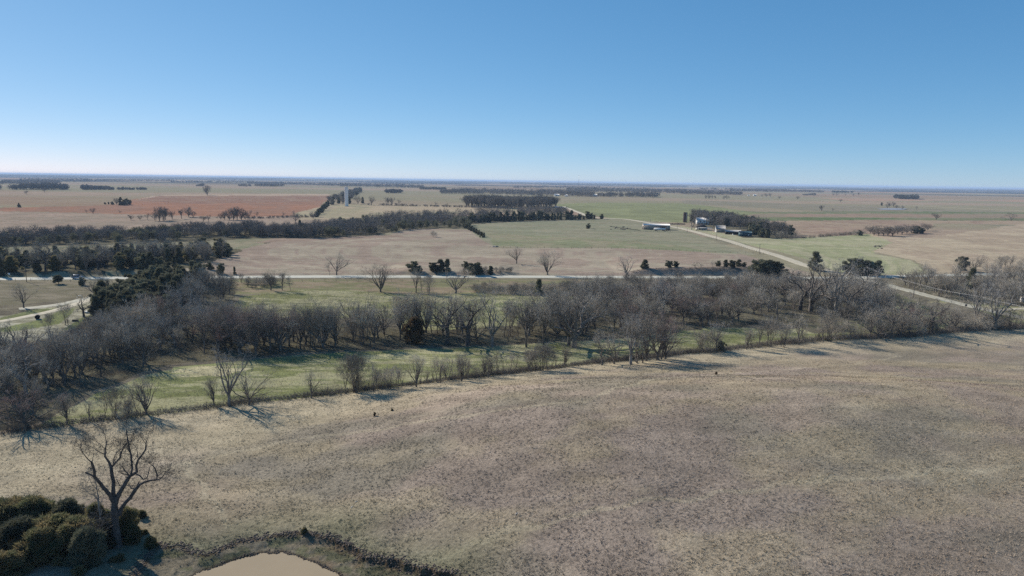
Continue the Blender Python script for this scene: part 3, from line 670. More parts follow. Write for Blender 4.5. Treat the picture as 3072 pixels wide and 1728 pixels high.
def cedar_points(rs, n, prof, h, Rm):
    t = rs.rand(n) ** 0.9; a = rs.rand(n) * 6.283
    lob = .92 + .22 * np.sin(a * 3 + t * 9 + rs.rand() * 6) + .17 * np.sin(a * 5 - t * 14 + rs.rand() * 6) + .15 * np.sin(a * 2 + t * 5) + .1 * np.sin(a * 8 + t * 25)
    rr = Rm * prof(t) * lob; f = 1 - .42 * rs.rand(n) ** 1.6
    return t, a, rr * f
def make_cedar(seed, h=6, Rm=2.0, prof=None, n=1300, leaf=.42, m='cedar', clear=0.0, slim=.2, wild=.55, lob=.24, per=34):
    rs = np.random.RandomState(seed)
    prof = prof or (lambda t: np.minimum(1, (t + .06) / .16) * (1 - t) ** .72 + .03)
    nl = max(22, n // per)
    t, a, r = cedar_points(rs, nl, prof, h, Rm); r = r * rs.uniform(.68, 1.25, nl)
    Lc = np.stack([r * np.cos(a), r * np.sin(a), clear * h + t * h * (1 - clear)], 1)
    pick = rs.randint(0, nl, n); sz = (Rm * lob * rs.uniform(.6, 1.3, nl))[pick][:, None]
    g = rs.normal(size=(n, 3)); g /= np.linalg.norm(g, axis=1)[:, None]
    C = Lc[pick] + g * sz * rs.rand(n, 1) ** .4 * [1, 1, .8]; C[:, 2] = np.maximum(C[:, 2], .1)
    a = np.arctan2(C[:, 1], C[:, 0])
    k = 7; out = np.stack([np.cos(a), np.sin(a), np.zeros(n)], 1)
    base = np.repeat(C, k, 0); d = np.repeat(out, k, 0) * .8 + rs.normal(size=(n * k, 3)) * wild + [0, 0, .75]
    d /= np.linalg.norm(d, axis=1)[:, None]
    L = leaf * rs.uniform(.6, 1.5, (n * k, 1)); base = base + rs.normal(size=base.shape) * leaf * .35
    u = np.cross(d, rs.normal(size=d.shape)); u /= np.linalg.norm(u, axis=1)[:, None] + 1e-9
    V = np.stack([base - u * L * slim, base + u * L * slim, base + d * L], 1).reshape(-1, 3)
    T = np.arange(len(V)).reshape(-1, 3)
    # dense heart of the crown, lumpy
    nu, nv = 14, 12; vs = []
    for j in range(nv + 1):
        tt = j / nv
        for i in range(nu):
            aa = 6.283 * i / nu; q = Rm * float(prof(np.array(tt))) * .46 * (1 + rs.uniform(-.3, .3)) * (0 if j == nv else 1)
            vs.append((q * math.cos(aa), q * math.sin(aa), clear * h + tt * h * (1 - clear) * .93 + .05))
    Q = [(j * nu + i, j * nu + (i + 1) % nu, (j + 1) * nu + (i + 1) % nu, (j + 1) * nu + i) for j in range(nv) for i in range(nu)]
    nb = len(vs); Vc = np.vstack([np.array(vs), V]); Tc = T + nb
    crown = make_mesh('crown', Vc, Tc, Q, [M[m]])
    mb = MB(); mb.cyl((0, 0, -.4), (0, 0, h * .8), .055 * Rm + .05, .02, 7, False)
    trunk = make_mesh('trunk', mb.v, None, mb.q, [M['bark_dark']], True)
    nt_ = len(mb.v)
    whole = make_mesh('cedar_tree', np.vstack([np.array(mb.v), Vc]), Tc + nt_, list(mb.q) + [tuple(x + nt_ for x in q) for q in Q], [M['bark_dark'], M[m]], False,
                      np.r_[np.zeros(len(mb.q)), np.ones(len(Q) + len(Tc))])
    return dict(trunk=trunk, crown=crown, whole=whole, h=h, name='cedar_tree', cat='tree')
pr_round = lambda t: np.sqrt(np.clip(1 - ((t - .42) / .6) ** 2, 0, 1)) + .03
pr_cone = lambda t: np.minimum(1, (t + .05) / .12) * (1 - t) ** .9 + .02
pr_oval = lambda t: np.minimum(1, (t + .1) / .3) * np.sqrt(np.clip(1 - t ** 2.2, 0, 1)) + .02
V_['cedar1'] = make_cedar(1, 6, 1.9)
V_['cedar2'] = make_cedar(2, 6, 2.4, pr_oval)
V_['cedar3'] = make_cedar(3, 6, 2.1, pr_round)
V_['cedar4'] = make_cedar(4, 7, 2.0, pr_cone)
V_['cedar5'] = make_cedar(5, 6, 2.6, pr_oval, m='cedar_olive')
V_['cedarR'] = make_cedar(6, 6, 2.4, pr_oval, m='cedar_rust')
V_['umbrella'] = make_cedar(7, 4.5, 2.9, lambda t: np.sqrt(np.clip(1 - ((t - .3) / .72) ** 2, 0, 1)) * (1 - .2 * t), clear=.28)
V_['cone'] = make_cedar(8, 7, 3.4, lambda t: np.minimum(1, (t + .04) / .1) * (1 - t) ** .85 + .01)
pr_n1 = lambda t: np.minimum(1, (t + .12) / .25) * (1 - t) ** .55 + .02
pr_n2 = lambda t: np.minimum(1, (t + .15) / .3) * (1 - t) ** .42 + .02
V_['near1'] = make_cedar(11, 5, 3.0, pr_n1, n=8000, leaf=.46, slim=.12, wild=.5, lob=.34, per=240, m='cedar_olive')
V_['near2'] = make_cedar(12, 5.5, 2.7, pr_oval, n=8000, leaf=.44, slim=.12, wild=.5, lob=.34, per=220, m='cedar_olive')
V_['near3'] = make_cedar(13, 5, 2.8, pr_n2, n=8000, leaf=.46, slim=.12, wild=.5, lob=.34, per=240, m='cedar')
for k in ('near1', 'near2', 'near3'): V_[k]['name'] = 'cedar_bush'; V_[k]['cat'] = 'cedar'

RNG = random.Random(99)
PLACED = []
for k_, kw in (('round1', dict(trunk=.15, nl=6, spread=(18, 54), L0=.38, ang=(24, 52), up=.05)), ('round2', dict(trunk=.12, nl=7, spread=(16, 58), L0=.38, ang=(24, 52), up=.05)),
               ('vase1', dict(trunk=.10, nl=7, spread=(10, 36), L0=.40, up=.07, ang=(18, 42))), ('vase2', dict(trunk=.07, nl=8, spread=(12, 44), L0=.40, up=.07, ang=(18, 42))),
               ('tall1', dict(trunk=.2, nl=5, spread=(8, 30), L0=.34, top=.34, up=.09, ang=(20, 44))), ('tall2', dict(trunk=.18, nl=5, spread=(10, 36), L0=.36, top=.3, up=.08)),
               ('slim', dict(trunk=.14, nl=4, spread=(8, 26), L0=.40, up=.09)), ('multi1', dict(trunk=.10, nl=4, spread=(8, 26), L0=.42, stems=3, up=.08)), ('low', dict(trunk=.12, nl=6, spread=(40, 78), L0=.42, ang=(30, 65))),
               ('gnarly', dict(trunk=.25, nl=4, spread=(25, 60), L0=.36, wob=.2))):
    V_[k_ + '_far'] = make_bare(200 + len(V_), h=10, r0=.26, maxl=4, fine=5, tw=.055, twr=.06, prob=kw.pop('prob', .8), mw='twig_far', **kw)
BARE_KINDS = set(k for k in V_ if V_[k]['name'] == 'bare_tree')
ROWN = [0]
def plant(key, x, y, h, label=None, group=None, parts=True, rz=None, wide=None, name=None):
    if key in BARE_KINDS: ROWN[0] += 1
    if not parts and key + '_far' in V_: key += '_far'
    v = V_[key]; rz = RNG.uniform(0, 6.28) if rz is None else rz
    s = h / v['h']; sx = s * (wide if wide else RNG.uniform(.9, 1.12)); z = hz(x, y) - .03
    nm = name or v['name']
    if parts:
        e = empty(nm, (x, y, z), rz); e.scale = (sx, sx, s)
        link('trunk', v['trunk'], e); link('crown', v['crown'], e)
    else:
        e = link(nm, v['whole'], None, (x, y, z)); e.rotation_euler = (0, 0, rz); e.scale = (sx, sx, s)
    tag(e, label, v['cat'], group)
    PLACED.append((x, y, h)); return e
def height_for(px, base, top):
    p = at(px, base); h = 5.0
    for _ in range(8):
        t = proj((p[0], p[1], p[2] + h))[1]; h *= (base - top) / max(base - t, .05)
    return p, h

ONES = ['', 'first', 'second', 'third', 'fourth', 'fifth', 'sixth', 'seventh', 'eighth', 'ninth', 'tenth', 'eleventh', 'twelfth', 'thirteenth', 'fourteenth', 'fifteenth', 'sixteenth', 'seventeenth', 'eighteenth', 'nineteenth']
TENS = {2: ('twenty', 'twentieth'), 3: ('thirty', 'thirtieth'), 4: ('forty', 'fortieth'), 5: ('fifty', 'fiftieth'), 6: ('sixty', 'sixtieth'), 7: ('seventy', 'seventieth'), 8: ('eighty', 'eightieth'), 9: ('ninety', 'ninetieth')}
def ordinal(n):
    if n < 20: return ONES[n]
    if n % 10 == 0: return TENS[n // 10][1]
    return TENS[n // 10][0] + '-' + ONES[n % 10]

LOOK = {'vase1': 'fan-shaped bare tree', 'vase2': 'broad fan-shaped bare tree', 'round1': 'round-crowned bare tree', 'round2': 'round-crowned bare tree', 'tall1': 'tall slender bare tree',
        'tall2': 'tall bare tree', 'tall3': 'tall pale-twigged bare tree', 'multi1': 'many-stemmed bare tree', 'multi2': 'many-stemmed bare tree', 'slim': 'thin young bare tree',
        'big': 'big spreading bare tree', 'bigpale': 'big pale-limbed bare tree', 'pale': 'pale-limbed bare tree', 'gnarly': 'crooked bare tree', 'shrub1': 'leafless shrub', 'shrub2': 'leafless rounded shrub',
        'red': 'reddish-twigged bare tree', 'olive': 'olive-tinged bare tree', 'low': 'low spreading bare tree', 'cedar1': 'dark green cedar', 'cedar2': 'broad dark cedar', 'cedar3': 'round dark cedar',
        'cedar4': 'pointed dark cedar', 'cedar5': 'olive-green cedar', 'cedarR': 'rust-brown cedar', 'umbrella': 'flat-crowned cedar', 'cone': 'cone-shaped cedar', 'near1': 'bushy olive-green cedar', 'near2': 'bushy olive-green cedar', 'near3': 'bushy dark green cedar'}
for k_ in list(V_):
    if k_.endswith('_far'): LOOK[k_] = LOOK[k_[:-4]]
def row(items, where, group, parts=True, wide=None):
    """items: (px, base_py, top_py, kind) in photograph pixels; labelled by their order from the left"""
    items = sorted(items)
    for i, it in enumerate(items):
        px, b, t, k = it[:4]; p, h = height_for(px, b, t)
        n = len(items); pos = 'leftmost' if i == 0 else ('rightmost' if i == n - 1 else ordinal(i + 1) + ' from the left')
        special = it[4] if len(it) > 4 else None
        plant(k, p[0], p[1], h, special or (LOOK[k] + ' ' + where + (', ' + pos if n > 1 else '')), group, parts, wide=(it[5] if len(it) > 5 else wide))

# --- the hedgerow along the near field fence
row([(79, 1283, 1182, 'red', 'reddish bushy bare tree at the left end of the near fence row', 1.5), (345, 1256, 1169, 'multi2'), (438, 1243, 1135, 'vase2'), (642, 1217, 1139, 'vase1'), (671, 1217, 1160, 'slim'),
     (689, 1218, 1046, 'bigpale', 'tallest pale-limbed bare tree in the left part of the near fence row', .8), (747, 1214, 1110, 'round2'), (935, 1195, 1119, 'round1'), (1037, 1182, 1082, 'slim'), (1064, 1178, 1071, 'multi2'),
     (1076, 1178, 1078, 'multi1'), (1120, 1175, 1096, 'slim'), (1165, 1169, 1107, 'multi1'), (1193, 1166, 1108, 'slim'), (1205, 1165, 1105, 'slim'), (1249, 1161, 1071, 'vase1'), (1321, 1150, 1074, 'tall1'), (1360, 1146, 1099, 'slim'),
     (1385, 1143, 1067, 'vase1'), (1427, 1139, 1096, 'slim'), (1464, 1134, 1060, 'vase2', None, .75), (1590, 1118, 1062, 'slim'), (1605, 1116, 1041, 'slim'), (1622, 1113, 1038, 'multi1'), (1640, 1111, 1044, 'multi2'), (1698, 1099, 1017, 'slim'),
     (1806, 1095, 996, 'tall2'), (1843, 1092, 1002, 'round2'), (1892, 1093, 943, 'bigpale', 'tall leaning bare tree with pale upper limbs in the middle of the near fence row', .8), (1930, 1087, 958, 'multi1', None, 1.2), (1939, 1083, 963, 'vase1'),
     (1973, 1080, 950, 'red', 'reddish-crowned bare tree right of the pale leaning tree'), (1984, 1078, 960, 'tall1'), (1996, 1077, 968, 'vase2'), (2040, 1073, 1040, 'slim'), (2102, 1059, 1003, 'slim'), (2148, 1058, 966, 'tall3'), (2240, 1047, 988, 'vase1'),
     (2252, 1047, 992, 'slim'), (2275, 1042, 970, 'tall1'), (2302, 1040, 949, 'tall3'), (2312, 1040, 965, 'multi2'), (2341, 1041, 970, 'multi1'), (2355, 1038, 975, 'slim'), (2396, 1035, 945, 'tall2'), (2416, 1034, 985, 'slim'), (2469, 1027, 958, 'tall1'), (2496, 1025, 944, 'multi1'),
     (2520, 1023, 975, 'slim'), (2551, 1020, 966, 'tall1'), (2567, 1019, 972, 'slim'), (2611, 1011, 934, 'round1'), (2634, 1014, 962, 'low'), (2672, 1008, 898, 'tall2'), (2690, 1009, 965, 'slim'), (2702, 1010, 925, 'round2'), (2774, 1002, 935, 'tall2'),
     (2795, 1001, 905, 'gnarly'), (2847, 988, 925, 'round1'), (2865, 988, 919, 'round2'), (2924, 979, 854, 'bigpale', 'tall pale-twigged bare tree beside the side road at the right', .8), (2942, 984, 918, 'slim'), (2962, 986, 920, 'tall3'), (2985, 989, 856, 'bigpale', 'rightmost tall pale bare tree, leaning, by the driveway fork', .85), (3030, 990, 930, 'shrub1')],
    'in the near fence row', 'trees along the near fence')
row([(2163, 1054, 1026, 'cedar3')], 'in the near fence row, a small one among bare saplings', None)

# --- named trees inside the creek wood and meadow
row([(47, 1086, 968, 'big'), (66, 1093, 980, 'pale'), (25, 1100, 985, 'big')], 'at the left edge of the creek wood', 'trees at the left edge of the creek wood')
row([(542, 985, 856, 'bigpale', 'whitish bare tree rising in front of the dark cedars at the left')], '', None)
row([(955, 1028, 918, 'tall2'), (1012, 1031, 932, 'tall1'), (1122, 1028, 934, 'round1'), (1201, 1020, 918, 'tall3'), (1342, 1030, 895, 'gnarly'), (1403, 1036, 896, 'gnarly'), (1477, 1040, 888, 'bigpale', None, .9), (1579, 1042, 896, 'tall2'), (1631, 1040, 905, 'tall1'),
     (1722, 1042, 862, 'big', 'largest spreading bare tree in the middle of the creek wood', 1.1), (1706, 1036, 880, 'big', None, .8), (1986, 961, 842, 'bigpale', 'big bare tree with bleached broken limbs in the creek wood'), (2432, 935, 791, 'big', 'big dark crooked bare tree below the gravel road junction', 1.1),
     (2400, 930, 815, 'gnarly'), (2507, 935, 776, 'bigpale', 'big pale bare tree in front of the road junction', 1.1), (2548, 950, 845, 'gnarly'), (2596, 900, 800, 'pale')], 'standing out of the creek wood', 'big trees of the creek wood')
row([(1245, 1032, 958, 'cedarR', 'rusty brown cedar in the middle of the creek wood', 1.1)], '', None)
row([(2611, 892, 848, 'cedar2', 'dark cedar below the road junction among bare trees', 1.2)], '', None)
row([(1616, 885, 840, 'cedar4', 'pointed dark cedar at the edge of the brush below the highway', 1.2)], '', None)
row([(2913, 868, 808, 'cedar4', 'tall dark cedar in the bare wood right of the junction', 1.0)], '', None)
row([(2885, 812, 772, 'cedar3', 'dark leafy round tree beside the highway at the right')], '', None)
# --- south verge of the highway
row([(813, 871, 813, 'olive'), (847, 871, 813, 'tall1'), (871, 873, 828, 'slim'), (1142, 876, 799, 'vase2', 'fan-crowned elm-like bare tree overlapping the pale highway', 1.25), (1248, 878, 806, 'tall2'), (1264, 874, 822, 'slim'), (1285, 882, 830, 'multi1'), (1367, 880, 806, 'round2', 'wide round-crowned bare tree just below the highway', 1.3),
     (1880, 842, 768, 'pale', 'tall pale vase-shaped bare tree standing against the highway', 1.0)], 'between the highway and the meadow', 'bare trees below the highway')
row([(71, 924, 856, 'round1', 'dark ivy-clad bare tree beside the farm drive at the left', 1.0), (205, 974, 915, 'multi1', 'pale bushy bare tree at the corner of the gravel yard'), (252, 951, 888, 'gnarly', 'crooked bare tree in the gravel yard at the left'), (283, 888, 825, 'round2', 'round bare tree between the car and the farm drive', 1.1),
     (390.6, 862, 827, 'gnarly', 'small crooked bare tree below the highway at the left'), (150, 1000, 945, 'multi2', 'bushy bare tree in front of the gravel yard')], '', 'trees around the farm drive')
row([(176, 852, 828, 'umbrella', 'flat-crowned small cedar under the highway left of the car', 1.0), (247, 856, 831, 'cedar2', 'small dark cedar just right of the silver car'), (323, 857, 841, 'cedar3', 'low round dark cedar with a shadow below the highway')], '', 'small cedars below the highway at the left')
row([(371, 862, 850, 'shrub1')], 'beside the highway verge at the left', None)
# --- north side of the highway
row([(587, 808, 786, 'cedar1'), (629, 809, 785, 'cedar2'), (663, 824, 789, 'cedar2'), (703.6, 823, 801, 'cedar4')], 'north of the highway at the left', 'cedars above the highway at the left')
row([(989, 826, 790, 'slim'), (1010, 826, 766, 'round1', 'wide-crowned bare tree by itself on the north edge of the highway', 1.2), (1550, 791, 742, 'round1'), (1642, 824, 758, 'vase2')], 'in the tan pasture above the highway', 'bare trees above the highway', wide=1.1)
row([(1242, 820, 782, 'cedar2'), (1301, 815, 786, 'cedar2'), (1322.6, 814, 780, 'cedar1'), (1342, 815, 779, 'cedar4', None, 1.3), (1396.5, 806, 785, 'cedar3'), (1425.5, 825, 786, 'cedar2'), (1472, 818, 799, 'cedar1')], 'on the bank above the highway, centre', 'cedars on the bank, centre', wide=1.5)
row([(1934, 817, 780, 'cedar1'), (2007, 802, 781, 'cedar2'), (2026, 801, 784, 'cedar3'), (2156, 799, 783, 'cedar3'), (2177, 800, 780, 'cedar1'), (2195, 817, 782, 'cedar3'), (2216, 800, 779, 'cedar1'), (2232, 800, 786, 'cedar2'), (2278, 823, 783, 'cedar3'), (2296, 824, 777, 'cedar2'), (2315, 824, 785, 'cedar3'), (2335, 826, 788, 'cedar2')],
    'on the cut bank right of centre', 'cedars on the cut bank', wide=1.5)
row([(2085, 808, 785, 'gnarly'), (2138, 806, 782, 'slim'), (2102, 808, 788, 'gnarly')], 'on top of the cut bank', 'bare snags on the cut bank')
row([(2444, 812, 758, 'cedar4'), (2548, 822, 784, 'cedar2'), (2562, 823, 777, 'cedar3'), (2576, 823, 781, 'cedar2'), (2598, 823, 786, 'cedar1'), (2612, 824, 780, 'cedar2'), (2633.5, 826, 784, 'cedar4')], 'behind the road junction', 'cedars behind the junction', wide=1.45)
# --- isolated trees of the far pastures
FARP = dict(parts=False)
row([(79, 583, 572.5, 'round1'), (133, 577, 563, 'round2'), (279, 641, 625, 'round2'), (259, 640, 630, 'slim'), (360, 642, 632, 'slim')], 'scattered in the far left pasture', 'far left pasture trees', **FARP)
row([(621.6, 586, 558.5, 'vase2', 'tall lone bare tree at the far edge of the rust-red field', 1.0)], '', None, **FARP)
row([(57, 622, 609.5, 'cone', 'cone-shaped dark cedar alone in the far left pasture')], '', None, **FARP)
row([(393, 661, 645, 'round1'), (420, 661, 646, 'round2'), (443, 660, 642, 'slim'), (466, 663, 640, 'multi1'), (478, 663, 625, 'vase1'), (490, 662, 626, 'multi1'), (497, 660, 632, 'tall1'), (517, 658, 635, 'vase1'), (545, 656, 630, 'tall1'), (566.5, 651, 623.7, 'vase2'), (580, 653, 636, 'round1'), (611, 666, 650, 'round2'), (626, 666, 646, 'slim')],
    'below the rust-red field', 'trees below the rust-red field', **FARP)
row([(662, 659, 642, 'round1'), (674, 659, 636, 'vase1'), (688, 660, 632, 'vase2'), (701, 660, 626, 'vase2'), (712, 660, 624, 'vase1'), (724, 660, 628, 'vase2'), (736, 658, 640, 'round1'), (747, 660, 634, 'slim')], 'at the foot of the rust-red field', 'clump of bare trees at the rust-red field', **FARP)
row([(771, 651, 636, 'slim'), (851, 649, 638, 'slim'), (887, 668, 638, 'round2'), (939.4, 657, 636, 'round1'), (880, 692, 672, 'cedar2'), (900, 692, 662, 'cedar4')], 'between the red field and the tower wood', 'trees left of the tower wood', **FARP)
row([(2465, 633, 617, 'vase1'), (2522, 606.5, 598, 'round1'), (2393, 599, 589.5, 'round1'), (2338, 597, 589, 'round2'), (2808, 660, 641, 'round1', 'round bare tree alone on the right-hand plain', 1.2), (3034, 662, 642, 'low', 'low wide bare tree near the right edge of the plain', 1.3), (2498, 634, 625, 'slim'), (2500, 587, 580, 'round1'), (2511, 587, 580, 'round2'), (2536, 587, 582, 'round1'), (2560, 588, 582, 'round2'), (2576, 588, 578, 'tall1')],
    'dotted over the right-hand plain', 'lone trees of the right-hand plain', **FARP)
row([(2298, 592, 581, 'round1'), (2311, 591, 580, 'vase1'), (2286, 592, 583, 'slim'), (2118, 597, 586, 'vase1'), (2127, 597, 586, 'vase2'), (2136, 597, 587, 'vase1'), (2145, 597, 588, 'vase1'), (2172, 599, 588, 'round1'), (2181, 598, 587, 'round2')], 'on the plain beyond the white farmhouse', 'trees beyond the farmhouse', **FARP)
row([(1073.6, 613, 589.5, 'round1'), (1115, 615, 592, 'round2'), (1164.6, 616, 594, 'tall2'), (1176.5, 615, 594, 'vase1'), (1197, 615, 600, 'slim'), (1308, 620, 607, 'slim'), (1340, 621, 611, 'slim')], 'right of the white water tower', 'bare trees right of the water tower', **FARP)
row([(1045, 611, 588, 'cedar2'), (1088, 610, 592, 'cedar1')], 'beside the white water tower', 'cedars beside the water tower', **FARP)
row([(1765.6, 686, 671, 'cedar3', 'round dark cedar by itself on the green hayfield', 1.3)], '', None)
row([(1806, 657, 643, 'cedar3', 'round dark cedar at the right end of the cedar windbreak', 1.3)], '', None)
row([(2662, 625, 612, 'round1'), (2668, 622, 607, 'round1'), (2680, 621, 607, 'round2'), (2689, 626, 616, 'shrub2'), (2645, 617, 608, 'cedar3'), (2708, 628, 618, 'shrub1'), (2750, 629, 619, 'slim')], 'around the distant pond', 'trees around the distant pond', **FARP)
row([(337, 600 + 14, 604, 'cedar2'), (350, 614, 596, 'vase2'), (362, 616, 593, 'cedar1'), (372, 616, 598, 'cedar2'), (380, 615, 596, 'cedar3'), (388, 614, 598, 'cedar2'), (326, 613, 606, 'cedar3'), (315, 613, 606, 'cedar2')], 'in the dark clump beside the rust-red field', 'dark clump beside the rust-red field', **FARP)
# windbreak of cedars along the hayfield
wb = []
for i in range(30):
    x = 1405 + i * 9.6 + RNG.uniform(-2, 2)
    if x > 1690: break
    wb.append((x, np.interp(x, [1405, 1691], [668, 659.5]) - RNG.uniform(0, 2.5), np.interp(x, [1405, 1691], [668, 659.5]) - RNG.uniform(17, 30), RNG.choice(['cedar1', 'cedar2', 'cedar3', 'cedar4'])))
wb += [(1700, 659, 634, 'cedar3'), (1714, 659, 632, 'cedar1'), (1726, 658.5, 645, 'cedar2'), (1738, 658.5, 640, 'cedar2'), (1751, 658, 648, 'cedar3'), (1763, 657, 633, 'cedar2'), (1775, 657, 640, 'cedar3'), (1783, 657, 646, 'cedar1')]
row(wb, 'in the windbreak above the hayfield', 'cedar windbreak above the hayfield')
row([(1392 + i * 7.5, 682 + i * 3.8, 666 + i * 4.0, ('cedar3', 'cedar2', 'cedar1')[i % 3]) for i in range(9)], 'in the short row at the pasture corner', 'short cedar row at the pasture corner')
row([(1449, 713, 705, 'cedar3'), (1440, 712, 706, 'cedar2')], 'at the lower end of the corner row', None)
row([(950 - 0 + i * 4.2, 651 - i * 4.1, 633 - i * 3.9, ('cedar2', 'cedar1', 'cedar3')[i % 3]) for i in range(9)], 'in the slanting row left of the tower', 'slanting cedar row left of the tower', **FARP)
row([(1090, 707, 692, 'shrub2'), (1300, 711, 695, 'shrub2')], 'in the pasture under the long wood', 'shrubs under the long wood')

# --- filling the woods
def scatter(poly_o, n, kinds, hr, label, group, parts=True, mind=3.2, seed=0, avoid=True):
    P = W(poly_o); rng = random.Random(seed); x0, y0 = P.min(0); x1, y1 = P.max(0)
    pts = [(a, b) for a, b, h in PLACED] if avoid else []
    pts = np.array([p for p in pts if x0 - 10 < p[0] < x1 + 10 and y0 - 10 < p[1] < y1 + 10] + [(1e6, 1e6)])
    rs = np.random.RandomState(seed); N = n * 40
    X, Y = rs.uniform(x0, x1, N), rs.uniform(y0, y1, N); m = inside(X, Y, P); X, Y = X[m], Y[m]; out = 0
    for x, y in zip(X, Y):
        if out >= n: break
        if ((pts - [x, y]) ** 2).sum(1).min() < mind * mind: continue
        k = kinds[rng.randrange(len(kinds))]; pts = np.vstack([pts, [x, y]]); out += 1
        PLACED.append((x, y, 0))
        if not parts and k + '_far' in V_: k += '_far'
        QUEUE.append((k, float(x), float(y), rng.uniform(*hr), label, group, parts))
    return out
QUEUE = []
def flush():
    """the largest become trees of their own; past the countable number the small ones become one mass"""
    items = []
    for k, x, y, h, lab, grp, parts in QUEUE:
        z = hz(x, y); a, b = proj((x, y, z)), proj((x, y, z + h)); items.append([a[1] - b[1], a[0], k, x, y, h, lab, grp, parts])
    bare = sorted([q for q in items if q[2] in BARE_KINDS], key=lambda q: -q[0]); rest = [q for q in items if q[2] not in BARE_KINDS]
    keep = max(0, 300 - ROWN[0]); solo = bare[:keep] + rest; crowd = bare[keep:]
    solo.sort(key=lambda q: q[1]); tot = {}; seen = {}
    for q in solo: tot[(q[7], LOOK[q[2]])] = tot.get((q[7], LOOK[q[2]]), 0) + 1
    for q in solo:
        kk = (q[7], LOOK[q[2]]); seen[kk] = seen.get(kk, 0) + 1; n, t = seen[kk], tot[kk]
        lab = LOOK[q[2]] + ' ' + q[6]
        if t > 1: lab = ('leftmost' if n == 1 else 'rightmost' if n == t else ordinal(n)) + ' ' + LOOK[q[2]] + (' ' if n in (1, t) else ' from the left ') + q[6]
        plant(q[2], q[3], q[4], q[5], lab, q[7], q[8])
    [print('LONG', o.name, o['label']) for o in col.objects if o.get('label') and len(o['label'].replace('-', ' ').split()) > 16]
    print('solo', len(solo), 'crowd', len(crowd))
    lib = bpy.data.collections.new('tree_shapes'); keys = sorted(BARE_KINDS)
    for i, k in enumerate(keys):
        o = bpy.data.objects.new('%02d' % i, V_[k]['whole']); lib.objects.link(o)
    me = bpy.data.meshes.new('bare_woods'); n = len(crowd); me.vertices.add(n)
    co = np.array([(q[3], q[4], hz(q[3], q[4]) - .03) for q in crowd], np.float32); me.vertices.foreach_set('co', co.ravel())
    for nm, vals in (('size', [q[5] / V_[q[2]]['h'] for q in crowd]), ('turn', [RNG.uniform(0, 6.28) for q in crowd])):
        me.attributes.new(nm, 'FLOAT', 'POINT').data.foreach_set('value', np.array(vals, np.float32))
    me.attributes.new('shape', 'INT', 'POINT').data.foreach_set('value', np.array([keys.index(q[2]) for q in crowd], np.int32))
    o = tag(link('bare_woods', me), 'small bare trees filling the woods around the creek and the highway', kind='stuff')
    g = bpy.data.node_groups.new('bare_woods', 'GeometryNodeTree'); N = g.nodes; L = g.links
    g.interface.new_socket('Geometry', in_out='INPUT', socket_type='NodeSocketGeometry'); g.interface.new_socket('Geometry', in_out='OUTPUT', socket_type='NodeSocketGeometry')
    gi, go = N.new('NodeGroupInput'), N.new('NodeGroupOutput'); ip = N.new('GeometryNodeInstanceOnPoints'); ci = N.new('GeometryNodeCollectionInfo')
    ci.inputs['Collection'].default_value = lib; ci.inputs['Separate Children'].default_value = True; ci.inputs['Reset Children'].default_value = True
    def attr(nm, ty):
        a = N.new('GeometryNodeInputNamedAttribute'); a.data_type = ty; a.inputs['Name'].default_value = nm; return a.outputs['Attribute']
    cx_ = N.new('ShaderNodeCombineXYZ'); L.new(attr('turn', 'FLOAT'), cx_.inputs[2])
    mp = N.new('GeometryNodeMeshToPoints'); L.new(gi.outputs[0], mp.inputs['Mesh'])
    L.new(mp.outputs[0], ip.inputs['Points']); L.new(ci.outputs[0], ip.inputs['Instance']); ip.inputs['Pick Instance'].default_value = True
    L.new(attr('shape', 'INT'), ip.inputs['Instance Index']); L.new(cx_.outputs[0], ip.inputs['Rotation']); L.new(attr('size', 'FLOAT'), ip.inputs['Scale'])
    L.new(ip.outputs[0], go.inputs[0]); md = o.modifiers.new('woods', 'NODES'); md.node_group = g

BARE = ['vase1', 'vase2', 'round1', 'round2', 'tall1', 'tall2', 'round2', 'vase2', 'multi1', 'tall2']
cnt = {}
cnt['a'] = scatter([(600, 850), (700, 850), (1000, 835), (1300, 828), (1500, 815), (1500, 852), (1250, 862), (1050, 868), (870, 876), (700, 886), (560, 898), (480, 905), (520, 870)], 84, BARE + ['red', 'slim', 'slim', 'slim', 'tall3', 'pale'], (8.5, 13.5), 'in the middle band of the creek wood', 'middle of the creek wood', seed=1, mind=2.3)
cnt['b'] = scatter([(0, 955), (120, 925), (215, 868), (330, 832), (430, 820), (600, 818), (600, 850), (520, 880), (430, 905), (330, 930), (250, 965), (160, 1005), (110, 1040), (0, 1070), (-60, 1050), (-60, 920)], 72, BARE + ['round1', 'round2', 'pale', 'red', 'pale'], (7.5, 11.5), 'in the left end of the creek wood', 'left end of the creek wood', seed=2, mind=2.6)
cnt['c'] = scatter([(1340, 790), (1400, 765), (1480, 745), (1700, 738), (1950, 735), (2060, 745), (2100, 790), (1900, 812), (1800, 820), (1700, 828), (1560, 846), (1400, 835)], 130, BARE + ['olive', 'red', 'tall3'], (7, 11), 'in the right part of the creek wood', 'right part of the creek wood', seed=3, mind=2.8)
cnt['d'] = scatter([(1490, 722), (1700, 716), (1980, 714), (2120, 722), (2100, 745), (1950, 738), (1700, 738), (1480, 745)], 75, ['round1', 'round2', 'multi1', 'vase1', 'shrub1', 'shrub2'], (4, 7), 'in the brush just below the highway', 'brush below the highway', seed=4, mind=2.8)
cnt['e'] = scatter([(2060, 730), (2160, 735), (2260, 770), (2230, 815), (2100, 810)], 50, BARE + ['pale', 'tall3'], (7, 11), 'on the grass below the road junction', 'trees below the road junction', seed=5, mind=3.2)
